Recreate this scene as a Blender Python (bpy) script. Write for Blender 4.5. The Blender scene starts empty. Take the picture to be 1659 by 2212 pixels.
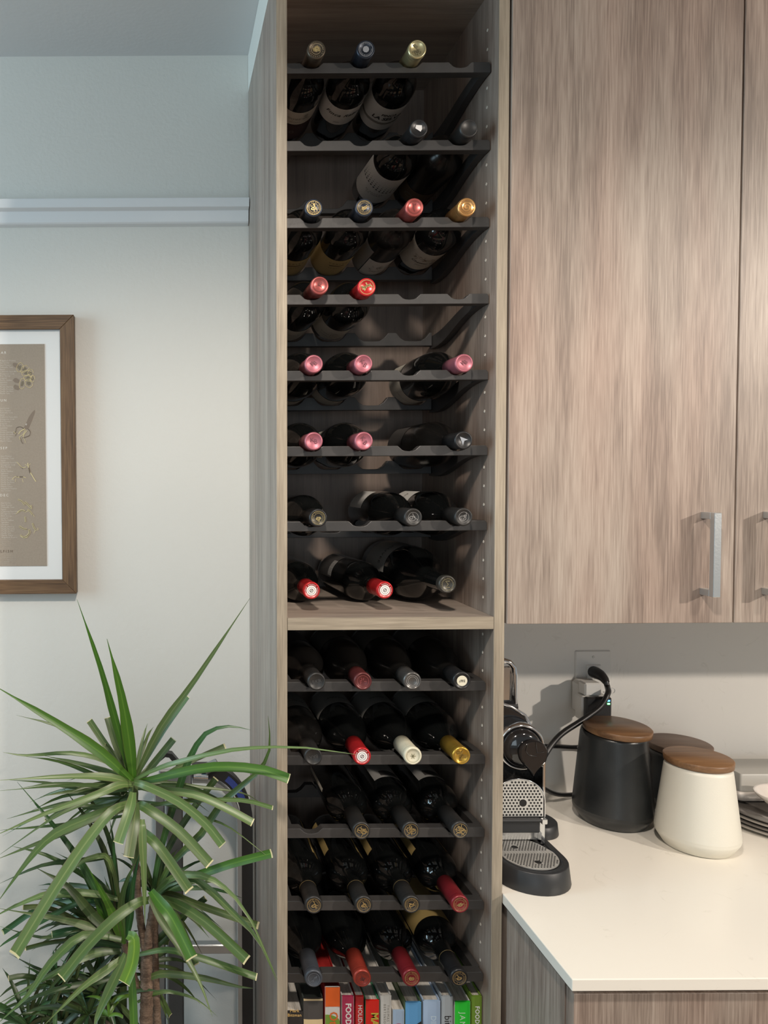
import bpy, math, random
from math import sin, cos, pi, radians
from mathutils import Vector, Matrix
# ---------------------------------------------------------------- camera
S = bpy.context.scene
COL = S.collection
PX, PY, F = 357.53, 1083.06, 1642.75          # principal point and focal length (pixels of the 1659 px wide frame)
PITCH, ROLL = 0.0331, -0.0059
CAM = Vector((-0.2025, -1.2633, 1.6235))
cp, sp, cr, sr = cos(PITCH), sin(PITCH), cos(ROLL), sin(ROLL)
_r0 = Vector((1, 0, 0)); _u0 = Vector((0, sp, cp)); _f0 = Vector((0, cp, -sp))
_right = cr*_r0 + sr*_u0; _up = cr*_u0 - sr*_r0
cd = bpy.data.cameras.new('camera'); cam = bpy.data.objects.new('camera', cd); COL.objects.link(cam)
cd.sensor_fit = 'HORIZONTAL'; cd.sensor_width = 36; cd.lens = F/1659*36
cd.shift_x = (829.5-PX)/1659; cd.shift_y = (PY-1106)/1659
cd.clip_start = 0.05
cam.matrix_world = Matrix(((_right.x, _up.x, -_f0.x, CAM.x), (_right.y, _up.y, -_f0.y, CAM.y), (_right.z, _up.z, -_f0.z, CAM.z), (0, 0, 0, 1)))
S.camera = cam
# ---------------------------------------------------------------- world, lights, exposure
w = bpy.data.worlds.new('world'); S.world = w; w.use_nodes = True
bg = w.node_tree.nodes['Background']; bg.inputs[0].default_value = (0.86, 0.95, 1.0, 1); bg.inputs[1].default_value = 0.27
S.view_settings.view_transform = 'Standard'; S.view_settings.look = 'None'
S.view_settings.gamma = 1; S.view_settings.use_curve_mapping = False; S.view_settings.exposure = 0.17
def area(name, loc, target, sx, sy, power, color, shape='RECTANGLE'):
    l = bpy.data.lights.new(name, 'AREA'); l.shape = shape; l.size = sx; l.size_y = sy; l.energy = power; l.color = color
    o = bpy.data.objects.new(name, l); COL.objects.link(o); o.location = loc
    o.rotation_euler = (Vector(target)-Vector(loc)).to_track_quat('-Z', 'Y').to_euler(); return o
WARM = (1.0, 0.89, 0.775)
def can(name, loc, target, power, color, angle, blend=.4, r=.06):
    l = bpy.data.lights.new(name, 'SPOT'); l.energy = power; l.color = color; l.spot_size = radians(angle); l.spot_blend = blend; l.shadow_soft_size = r
    o = bpy.data.objects.new(name, l); COL.objects.link(o); o.location = loc
    o.rotation_euler = (Vector(target)-Vector(loc)).to_track_quat('-Z', 'Y').to_euler(); return o
can('downlight_right', (3.1, -2.3, 2.50), (2.6, -1.4, 0.2), 330, WARM, 155, .3)
can('downlight_left', (-0.10, -1.0, 2.50), (-0.10, -0.9, 0.0), 68, WARM, 156, .45)
can('downlight_middle', (1.15, -1.0, 2.51), (1.15, -0.7, 0.0), 34, WARM, 140, .6)
area('window_light', (-2.6, -0.55, 1.95), (0.0, 0.1, 2.0), 1.0, 1.4, 36, (0.60, 0.86, 1.0))
area('window_light_rear', (-0.6, -4.6, 1.5), (0.1, 0.2, 1.4), 1.5, 1.3, 14, (0.75, 0.90, 1.0))

# ---------------------------------------------------------------- helpers
def at(px, py, y):
    "real position of a point measured in the photograph that lies at depth y"
    a, b = px-PX, py-PY
    u = cr*a + sr*b; v = -sr*a + cr*b
    d = Vector((u/F, cp + (-v/F)*sp, -sp + (-v/F)*cp))
    t = (y-CAM.y)/d.y
    return CAM + d*t
def nd(nt, t, **k):
    n = nt.nodes.new(t)
    for a, b in k.items(): setattr(n, a, b)
    return n
MATS = {}
def mat(name, color, rough=0.5, metal=0.0, bump=0.0, bscale=200.0, var=0.0, vscale=8.0, coat=0.0, spec=0.5, emit=None, trans=0.0, bdist=0.001):
    if name in MATS: return MATS[name]
    m = bpy.data.materials.new(name); m.use_nodes = True; nt = m.node_tree; b = nt.nodes['Principled BSDF']
    b.inputs['Base Color'].default_value = (*color, 1); b.inputs['Roughness'].default_value = rough
    b.inputs['Metallic'].default_value = metal; b.inputs['Coat Weight'].default_value = coat
    b.inputs['Specular IOR Level'].default_value = spec
    if trans: b.inputs['Transmission Weight'].default_value = trans
    if emit: b.inputs['Emission Color'].default_value = (*emit[:3], 1); b.inputs['Emission Strength'].default_value = emit[3]
    tc = nd(nt, 'ShaderNodeTexCoord')
    if var:
        n = nd(nt, 'ShaderNodeTexNoise'); n.inputs['Scale'].default_value = vscale; n.inputs['Detail'].default_value = 5
        nt.links.new(tc.outputs['Object'], n.inputs['Vector'])
        r = nd(nt, 'ShaderNodeValToRGB'); nt.links.new(n.outputs['Fac'], r.inputs['Fac'])
        r.color_ramp.elements[0].position = .3; r.color_ramp.elements[1].position = .7
        r.color_ramp.elements[0].color = (*[c*(1-var) for c in color], 1); r.color_ramp.elements[1].color = (*[min(1, c*(1+var)) for c in color], 1)
        nt.links.new(r.outputs['Color'], b.inputs['Base Color'])
    if bump:
        n = nd(nt, 'ShaderNodeTexNoise'); n.inputs['Scale'].default_value = bscale; n.inputs['Detail'].default_value = 3
        nt.links.new(tc.outputs['Object'], n.inputs['Vector'])
        bp = nd(nt, 'ShaderNodeBump'); bp.inputs['Strength'].default_value = bump; bp.inputs['Distance'].default_value = bdist
        nt.links.new(n.outputs['Fac'], bp.inputs['Height']); nt.links.new(bp.outputs['Normal'], b.inputs['Normal'])
    MATS[name] = m; return m
def wood(name, c_dark, c_mid, c_light, axis='z', rough=0.45, scale=1.0, cathedral=0.6, fine=1.0, pink=None, offset=0.0):
    "laminate / timber with grain running along one axis"
    if name in MATS: return MATS[name]
    m = bpy.data.materials.new(name); m.use_nodes = True; nt = m.node_tree; b = nt.nodes['Principled BSDF']; L = nt.links.new
    tc = nd(nt, 'ShaderNodeTexCoord')
    def mapped(a, c):
        mp = nd(nt, 'ShaderNodeMapping'); s = [a, a, a]; s['xyz'.index(axis)] = c
        mp.inputs['Scale'].default_value = s; mp.inputs['Location'].default_value = (offset, offset*.7, offset*.3)
        L(tc.outputs['Object'], mp.inputs['Vector']); return mp.outputs[0]
    n1 = nd(nt, 'ShaderNodeTexNoise'); n1.inputs['Scale'].default_value = 1; n1.inputs['Detail'].default_value = 6; n1.inputs['Roughness'].default_value = .65
    L(mapped(34*scale, 2.2*scale), n1.inputs['Vector'])
    n2 = nd(nt, 'ShaderNodeTexNoise'); n2.inputs['Scale'].default_value = 1; n2.inputs['Detail'].default_value = 3
    n2.inputs['Distortion'].default_value = .8
    L(mapped(9*scale, .9*scale), n2.inputs['Vector'])
    mm = nd(nt, 'ShaderNodeMath', operation='MULTIPLY'); mm.inputs[1].default_value = 11.0; L(n2.outputs['Fac'], mm.inputs[0])
    si = nd(nt, 'ShaderNodeMath', operation='SINE'); L(mm.outputs[0], si.inputs[0])
    n3 = nd(nt, 'ShaderNodeTexNoise'); n3.inputs['Scale'].default_value = 1; n3.inputs['Detail'].default_value = 2
    L(mapped(420*scale, 14*scale), n3.inputs['Vector'])
    a1 = nd(nt, 'ShaderNodeMath', operation='MULTIPLY_ADD'); L(si.outputs[0], a1.inputs[0]); a1.inputs[1].default_value = .085*cathedral; L(n1.outputs['Fac'], a1.inputs[2])
    s3 = nd(nt, 'ShaderNodeMath', operation='SUBTRACT'); L(n3.outputs['Fac'], s3.inputs[0]); s3.inputs[1].default_value = .5
    a2 = nd(nt, 'ShaderNodeMath', operation='MULTIPLY_ADD'); L(s3.outputs[0], a2.inputs[0]); a2.inputs[1].default_value = .45*fine; L(a1.outputs[0], a2.inputs[2])
    r = nd(nt, 'ShaderNodeValToRGB'); e = r.color_ramp.elements
    e[0].position = .28; e[0].color = (*c_dark, 1); e[1].position = .72; e[1].color = (*c_light, 1)
    k = e.new(.5); k.color = (*c_mid, 1); L(a2.outputs[0], r.inputs['Fac'])
    out = r.outputs['Color']
    if pink:
        n4 = nd(nt, 'ShaderNodeTexNoise'); n4.inputs['Scale'].default_value = 1; n4.inputs['Detail'].default_value = 2
        L(mapped(7*scale, 1.5*scale), n4.inputs['Vector'])
        r4 = nd(nt, 'ShaderNodeValToRGB'); r4.color_ramp.elements[0].position = .45; r4.color_ramp.elements[1].position = .7
        r4.color_ramp.elements[1].color = (.6, .6, .6, 1); L(n4.outputs['Fac'], r4.inputs['Fac'])
        mx = nd(nt, 'ShaderNodeMixRGB', blend_type='MULTIPLY'); L(r4.outputs['Color'], mx.inputs[0]); L(out, mx.inputs[1]); mx.inputs[2].default_value = (*pink, 1); out = mx.outputs[0]
    L(out, b.inputs['Base Color']); b.inputs['Roughness'].default_value = rough
    bp = nd(nt, 'ShaderNodeBump'); bp.inputs['Strength'].default_value = .25; bp.inputs['Distance'].default_value = .0006
    L(a2.outputs[0], bp.inputs['Height']); L(bp.outputs['Normal'], b.inputs['Normal'])
    MATS[name] = m; return m

class MB:
    "collects shapes into one mesh"
    def __init__(s): s.v = []; s.f = []; s.sm = []
    def add(s, V, Fc, smooth=False):
        n = len(s.v); s.v += [tuple(x) for x in V]; s.f += [tuple(i+n for i in f) for f in Fc]; s.sm += [smooth]*len(Fc); return s
    def box(s, x0, x1, y0, y1, z0, z1, b=0.0):
        if b <= 0:
            V = [(x, y, z) for x in (x0, x1) for y in (y0, y1) for z in (z0, z1)]
            return s.add(V, [(0, 1, 3, 2), (4, 6, 7, 5), (0, 4, 5, 1), (2, 3, 7, 6), (0, 2, 6, 4), (1, 5, 7, 3)])
        # chamfered box
        X = (x0, x1); Y = (y0, y1); Z = (z0, z1); V = []; idx = {}
        for i in (0, 1):
            for j in (0, 1):
                for k in (0, 1):
                    sx, sy, sz = (1, -1)[i]*b, (1, -1)[j]*b, (1, -1)[k]*b
                    idx[i, j, k, 'x'] = len(V); V.append((X[i], Y[j]+sy, Z[k]+sz))
                    idx[i, j, k, 'y'] = len(V); V.append((X[i]+sx, Y[j], Z[k]+sz))
                    idx[i, j, k, 'z'] = len(V); V.append((X[i]+sx, Y[j]+sy, Z[k]))
        Fs = []; g = lambda i, j, k, a: idx[i, j, k, a]
        for i in (0, 1):
            Fs.append([g(i, 0, 0, 'x'), g(i, 1, 0, 'x'), g(i, 1, 1, 'x'), g(i, 0, 1, 'x')])
            Fs.append([g(0, i, 0, 'y'), g(1, i, 0, 'y'), g(1, i, 1, 'y'), g(0, i, 1, 'y')])
            Fs.append([g(0, 0, i, 'z'), g(1, 0, i, 'z'), g(1, 1, i, 'z'), g(0, 1, i, 'z')])
            for j in (0, 1):
                Fs.append([g(i, j, 0, 'x'), g(i, j, 1, 'x'), g(i, j, 1, 'y'), g(i, j, 0, 'y')])
                Fs.append([g(i, 0, j, 'x'), g(i, 1, j, 'x'), g(i, 1, j, 'z'), g(i, 0, j, 'z')])
                Fs.append([g(0, i, j, 'y'), g(1, i, j, 'y'), g(1, i, j, 'z'), g(0, i, j, 'z')])
                for k in (0, 1): Fs.append([g(i, j, k, 'x'), g(i, j, k, 'y'), g(i, j, k, 'z')])
        return s.add(V, Fs)
    def prism(s, P, axis, a0, a1, smooth=False):
        "polygon P (2D) extruded along an axis"
        def q(p, a): return {'x': (a, p[0], p[1]), 'y': (p[0], a, p[1]), 'z': (p[0], p[1], a)}[axis]
        n = len(P); V = [q(p, a0) for p in P] + [q(p, a1) for p in P]
        s.add(V, [tuple(range(n)), tuple(range(2*n-1, n-1, -1))]); m = len(s.v)-2*n
        for i in range(n): s.f.append((m+i, m+(i+1) % n, m+n+(i+1) % n, m+n+i)); s.sm.append(smooth)
        return s
    def lathe(s, P, axis='z', c=(0, 0, 0), n=32, sx=1.0, sy=1.0, caps=True):
        "P = list of (height, radius)"
        V = []
        for h, r in P:
            for k in range(n):
                a = 2*pi*k/n; u, v = r*cos(a)*sx, r*sin(a)*sy
                V.append({'z': (c[0]+u, c[1]+v, c[2]+h), 'y': (c[0]+u, c[1]+h, c[2]+v), 'x': (c[0]+h, c[1]+u, c[2]+v)}[axis])
        Fs = [(i*n+k, i*n+(k+1) % n, (i+1)*n+(k+1) % n, (i+1)*n+k) for i in range(len(P)-1) for k in range(n)]
        s.add(V, Fs, True)
        if caps: s.add([V[k] for k in range(n)], [tuple(range(n))]); s.add([V[(len(P)-1)*n+k] for k in range(n)], [tuple(range(n))])
        return s
    def tube(s, pts, r, n=10, caps=True, flat=1.0, ref=(0, 0, 1)):
        pts = [Vector(p) for p in pts]; N = len(pts); rr = r if isinstance(r, (list, tuple)) else [r]*N; V = []
        t0 = (pts[1]-pts[0]).normalized(); a = Vector(ref)
        if abs(t0.dot(a)) > .95: a = Vector((1, 0, 0))
        a = (a - t0*a.dot(t0)).normalized()
        for i, p in enumerate(pts):
            t = (pts[min(i+1, N-1)]-pts[max(i-1, 0)]).normalized(); a = (a-t*a.dot(t)).normalized(); b = t.cross(a)
            for k in range(n): V.append(p + a*(cos(2*pi*k/n)*rr[i]) + b*(sin(2*pi*k/n)*rr[i]*flat))
        s.add(V, [(i*n+k, i*n+(k+1) % n, (i+1)*n+(k+1) % n, (i+1)*n+k) for i in range(N-1) for k in range(n)], True)
        if caps: s.add(V[:n], [tuple(range(n))]); s.add(V[-n:], [tuple(range(n))])
        return s
    def mesh(s, name, m):
        me = bpy.data.meshes.new(name); me.from_pydata(s.v, [], s.f)
        for i, p in enumerate(me.polygons): p.use_smooth = s.sm[i]
        me.materials.append(m)
        bm_fix(me); return me
    def build(s, name, m, parent=None, bevel=0.0):
        o = bpy.data.objects.new(name, s.mesh(name, m)); COL.objects.link(o); par(o, parent)
        if bevel:
            md = o.modifiers.new('bevel', 'BEVEL'); md.width = bevel; md.segments = 2; md.limit_method = 'ANGLE'; md.angle_limit = radians(40)
        return o
import bmesh
def bm_fix(me):
    bm = bmesh.new(); bm.from_mesh(me); bmesh.ops.recalc_face_normals(bm, faces=bm.faces); bm.to_mesh(me); bm.free()
def par(o, parent):
    if parent is not None:
        o.parent = parent
        M = parent.get('_m')
        if parent.get('wl'): o.matrix_parent_inverse = Matrix.Translation(-Vector(parent['wl']))
def tag(o, label, cat, group=None):
    o['label'] = label; o['category'] = cat
    if group: o['group'] = group
    return o
def thing(name, label, cat, loc, group=None, local=False):
    "an Empty at the base of a thing; its parts are meshed in world coordinates unless local"
    o = bpy.data.objects.new(name, None); COL.objects.link(o); o.location = loc; o.empty_display_size = .05
    if not local: o['wl'] = list(loc)
    return tag(o, label, cat, group)
def struct(name, mb, m, bevel=0): o = mb.build(name, m, None, bevel); o['kind'] = 'structure'; return o
def sub(o, parent):
    "second-level child of a part meshed in world coordinates"
    o.parent = parent; return o
_tc = {}
def text_geo(s, size=1.0, shear=0.0, spacing=1.0, bold=0.0, al='CENTER'):
    k = (s, size, shear, spacing, bold, al)
    if k in _tc: return _tc[k]
    c = bpy.data.curves.new('t', 'FONT'); c.body = s; c.size = size; c.align_x = al; c.align_y = 'CENTER'; c.shear = shear; c.space_character = spacing
    c.resolution_u = 2; c.offset = bold
    o = bpy.data.objects.new('t', c); COL.objects.link(o)
    dg = bpy.context.evaluated_depsgraph_get(); me = bpy.data.meshes.new_from_object(o.evaluated_get(dg))
    V = [v.co.copy() for v in me.vertices]; Fs = [tuple(p.vertices) for p in me.polygons]
    bpy.data.objects.remove(o); bpy.data.curves.remove(c); bpy.data.meshes.remove(me)
    _tc[k] = (V, Fs); return _tc[k]
def ribbon(P, w, closed=False):
    "flat 2D stroke"
    P = [Vector((p[0], p[1])) for p in P]; N = len(P); V = []; Fs = []
    for i, p in enumerate(P):
        a = P[(i-1) % N] if closed or i else P[0]; b = P[(i+1) % N] if closed or i < N-1 else P[-1]
        t = (b-a); t = t.normalized() if t.length > 1e-9 else Vector((1, 0)); n = Vector((-t.y, t.x))*w/2
        V += [(p.x+n.x, p.y+n.y), (p.x-n.x, p.y-n.y)]
    for i in range(N if closed else N-1): j = (i+1) % N; Fs.append((2*i, 2*j, 2*j+1, 2*i+1))
    return V, Fs
def circ(r, n=24, cx=0, cy=0, sy=1.0, a0=0, a1=2*pi, rot=0):
    out = []
    for k in range(n):
        a = a0+(a1-a0)*k/(n if abs(a1-a0-2*pi) < 1e-6 else n-1); x, y = r*cos(a), r*sin(a)*sy
        out.append((cx+x*cos(rot)-y*sin(rot), cy+x*sin(rot)+y*cos(rot)))
    return out

# ---------------------------------------------------------------- materials
LAM = wood('laminate_upright', (.205, .160, .132), (.312, .252, .210), (.405, .340, .288), 'z', .42, 1, .9, 1.7, pink=(.96, .80, .76))
LAMX = wood('laminate_level', (.22, .18, .15), (.33, .27, .225), (.42, .355, .30), 'x', .42, 1, .4, .6)
EDGE = wood('edge_band', (.215, .18, .135), (.32, .27, .205), (.43, .37, .285), 'z', .5, 1.0, .15, 1.2)
EDGEX = wood('edge_band_level', (.215, .18, .135), (.32, .27, .205), (.43, .37, .285), 'x', .5, 1.0, .15, 1.2)
LAM_SHADE = wood('laminate_shaded', (.13, .097, .078), (.195, .148, .12), (.26, .20, .165), 'z', .42, 1, .5, .5)  # same laminate, darkened to put the cabinet's inner shade into the colour
DARKGAP = mat('dark_gap', (.02, .016, .014), .8)
WALL = mat('wall_paint', (.70, .685, .64), .6, bump=.35, bscale=140, var=.012, vscale=2.5, bdist=.0012)
CEIL = mat('ceiling_paint', (.62, .63, .64), .7, bump=.3, bscale=120)
TRIM = mat('trim_paint', (.74, .75, .76), .32, bump=.15, bscale=60)
RACK = mat('rack_black_wood', (.046, .044, .043), .42, bump=.25, bscale=90, var=.15, vscale=30)
# ---------------------------------------------------------------- setting
ZC = 2.531; YW = .41; ZT = 2.452
struct('wall_back', MB().box(-3.2, 3.2, YW, YW+.1, 0, ZC), WALL)
struct('ceiling', MB().box(-3.2, 3.2, -3.6, YW+.1, ZC, ZC+.05), CEIL)
struct('floor', MB().box(-3.2, 3.2, -5.2, YW+.1, -.05, 0), wood('floor_boards', (.16, .10, .06), (.26, .17, .10), (.34, .23, .14), 'x', .4))
struct('trim_1', MB().box(-.0185, .383, 0.004, YW-.001, ZT+.0005, ZC-.0005), WALL)
def rail():
    z1, z2, z3 = 2.2205, 2.199, 2.169
    P = [(YW, z1), (YW-.030, z1-.003), (YW-.028, z2), (YW-.016, z2-.004), (YW-.014, z3+.003), (YW-.011, z3), (YW, z3-.003)]
    return MB().prism(P, 'x', -3.0, -.0195)
struct('trim_2', rail(), TRIM, .001)
struct('baseboard_back', MB().box(-3.0, -.0195, YW-.014, YW-.0005, 0, .12), TRIM, .002)

# ---------------------------------------------------------------- tall cabinet
W, T = .345, .018
tc_ = thing('tall_cabinet', 'tall narrow open cabinet in grey-brown wood laminate holding wine racks and cookbooks', 'cabinet', (W/2, .2, 0))
MB().box(-T, 0, .0012, YW-.002, .0, ZT).build('side_panel', LAM, tc_)
MB().box(W, W+T, .0012, YW-.002, .0, ZT).build('side_panel', LAM, tc_)
for x0, x1 in ((-T, 0), (W, W+T)):
    e = MB().box(x0+.0002, x1-.0002, 0, .0014, 0.0, ZT, .0005).build('edge_band', EDGE, tc_); e['label'] = 'pale tan front edge strip'
MB().box(0, W, .36, .372, .06, ZT-.002).build('back_panel', LAM_SHADE, tc_)
MB().box(0, W, .0012, .36, ZT-.022, ZT-.001).build('top_panel', LAMX, tc_)
ZS = 1.3855
MB().box(.0005, W-.0005, .0012, .3598, ZS-.0205, ZS).build('shelf', LAMX, tc_)
e = MB().box(.0005, W-.0005, 0, .0014, ZS-.0205, ZS).build('edge_band', EDGEX, tc_); e['label'] = 'pale tan front edge strip'
MB().box(.0005, W-.0005, .004, .3598, .425, .445).build('shelf', LAMX, tc_)
MB().box(.0005, W-.0005, .03, .3598, .06, .08).build('shelf', LAMX, tc_)
PIN = mat('pin_hole_rim', (.62, .56, .48), .5)
zs = 2.3715; k = 0
pm = MB().lathe([(0, .0026), (-.0006, .0024), (-.0006, .0012), (0.0002, .0011)], 'x', n=10).mesh('pin_hole', PIN)
while zs > .60:
    if not (ZS-.03 < zs < ZS+.01):
        o = bpy.data.objects.new('pin_hole', pm); COL.objects.link(o); o.location = (W, .044, zs); par(o, tc_)
    zs -= .032
# ---------------------------------------------------------------- wine racks
SLOT = [.045, .1275, .210, .2925]
ZB = {r: 2.2926-.1274*(r-1) for r in range(1, 8)}
ZB.update({r: 1.2535-(r-9)*.1272 for r in range(9, 14)})
LIFTS = {1: .011, 2: .007, 3: .003}; LIFT = 0
def front_bar(zb):
    h = .0170; P = [(.0015, 0), (.0015, h)]
    for s in SLOT:
        for dx, dz in ((-.0190, 0), (-.0150, -.0035), (-.0115, -.0068), (-.007, -.0086), (0, -.0093), (.007, -.0086), (.0115, -.0068), (.0150, -.0035), (.0190, 0)): P.append((s+dx, h+dz))
    P += [(.3405, h), (.3435, h-.004), (.3435, 0)]
    return MB().prism([(x, z+zb) for x, z in P], 'y', .026, .044)
def back_bar(zb):
    z0, z1 = zb-.030+LIFT, zb-.004+LIFT; P = [(.0145, z0), (.0145, z1-.006)] if False else [(.0145, z0)]
    R = .0385
    pts = []
    for s in SLOT:
        for q in range(-4, 5):
            dx = q/4*.0335; dz = -(math.sqrt(R*R-dx*dx)-math.sqrt(R*R-.0335**2)); pts.append((s+dx, z1+max(dz, -.0165)))
    pts = [p for p in pts if p[0] > .0146 and p[0] < .3300]
    P += pts + [(.3304, z1), (.3304, z0)]
    return MB().prism(P, 'y', .262, .278)
def side_rail(zb, x0, x1):
    top = []; bot = []; lf = LIFT
    for i in range(15):
        t = i/14; y = .0442+(.2780-.0442)*t; s = t*t*t*(t*(6*t-15)+10)
        top.append((y, zb+.0165*(1-s)+(-.010+lf)*s)); bot.append((y, zb+.0005*(1-s)+(-.0345+lf)*s-.004*sin(pi*t)))
    return MB().prism(top+bot[::-1], 'x', x0, x1)
rack_desc = {1: 'topmost black wooden wine rack, holding three bottles with dark, navy and pale gold caps',
 2: 'black wooden wine rack second from the top, its two left notches empty',
 3: 'black wooden wine rack holding two dark-capped, one rose and one orange-gold capped bottle',
 4: 'black wooden wine rack with two red-capped bottles on the left and two empty right notches',
 5: 'black wooden wine rack holding three mauve-capped bottles with one gap',
 6: 'black wooden wine rack holding two mauve caps and one black cap with a silver arrow',
 7: 'black wooden wine rack just above the wooden shelf, second notch empty',
 9: 'black wooden wine rack directly under the wooden middle shelf, holding dark, maroon and cream-disc caps',
 10: 'black wooden wine rack holding red, cream and gold capped bottles side by side',
 11: 'black wooden wine rack with an empty left notch and three gold-monogram black caps',
 12: 'black wooden wine rack holding three black gold-banded caps and one dark red cap at right',
 13: 'lowest black wooden wine rack, right above the row of cookbooks'}
for r, zb in ZB.items():
    LIFT = LIFTS.get(r, 0)
    t = thing('wine_rack', rack_desc[r], 'wine rack', (W/2, .15, zb), 'black wine racks in the tall cabinet')
    front_bar(zb).build('front_bar', RACK, t, .0009); back_bar(zb).build('back_bar', RACK, t, .0008)
    side_rail(zb, .0015, .0140).build('side_rail', RACK, t, .0008); side_rail(zb, .3310, .3435).build('side_rail', RACK, t, .0008)

# ---------------------------------------------------------------- wine bottles
GLASS = mat('bottle_glass_black', (.0045, .0050, .0050), .035, spec=.5, coat=.3)
GLASSM = mat('bottle_glass_satin', (.008, .0075, .007), .22, spec=.45)
prof = {
 'bordeaux': ([(.012, .0138), (.062, .0142), (.076, .0150), (.083, .0180), (.089, .0235), (.095, .0295), (.102, .0340), (.110, .0368), (.120, .0376), (.268, .0376), (.2765, .0365), (.2810, .0325), (.2810, .020), (.272, .012), (.264, 0.0001)], .0376),
 'burgundy': ([(.012, .0138), (.050, .0140), (.062, .0145), (.070, .0166), (.080, .0215), (.091, .0275), (.103, .0332), (.116, .0375), (.130, .0402), (.145, .0410), (.266, .0410), (.2760, .0400), (.2810, .0350), (.2810, .020), (.272, .012), (.262, 0.0001)], .0410),
 'magnum': ([(.014, .0148), (.064, .0150), (.078, .0185), (.090, .0250), (.102, .0335), (.114, .0410), (.127, .0465), (.142, .0500), (.157, .0510), (.300, .0510), (.312, .0490), (.3155, .0430), (.3155, .025), (.305, .015), (.295, 0.0001)], .0510)}
bottle_mesh = {}
def bmesh_for(kind, m):
    k = (kind, m.name)
    if k not in bottle_mesh: bottle_mesh[k] = MB().lathe(prof[kind][0], 'y', n=48, caps=False).mesh('glass', m)
    return bottle_mesh[k]
def caps_mesh(m, L=.058, key=None, r=.0150):
    k = ('cap', m.name, L, r)
    if k not in bottle_mesh:
        P = [(0, r*.80), (-.0004, r*.86), (0, r*.93), (.0013, r*1.0), (.0030, r*1.02), (.0075, r*1.02), (.0095, r*.985), (.0105, r*.965), (.012, r*.985), (.0145, r*.965), (.030, r*.965), (L, r*1.0), (L, r*.9)]
        mb = MB().lathe([(0.0004, .0001), (0.0004, r*.78)]+P, 'y', n=40, caps=False); bottle_mesh[k] = mb.mesh('capsule', m)
    return bottle_mesh[k]
def child(name, me, parent):
    o = bpy.data.objects.new(name, me); COL.objects.link(o); o.parent = parent; return o
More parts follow.
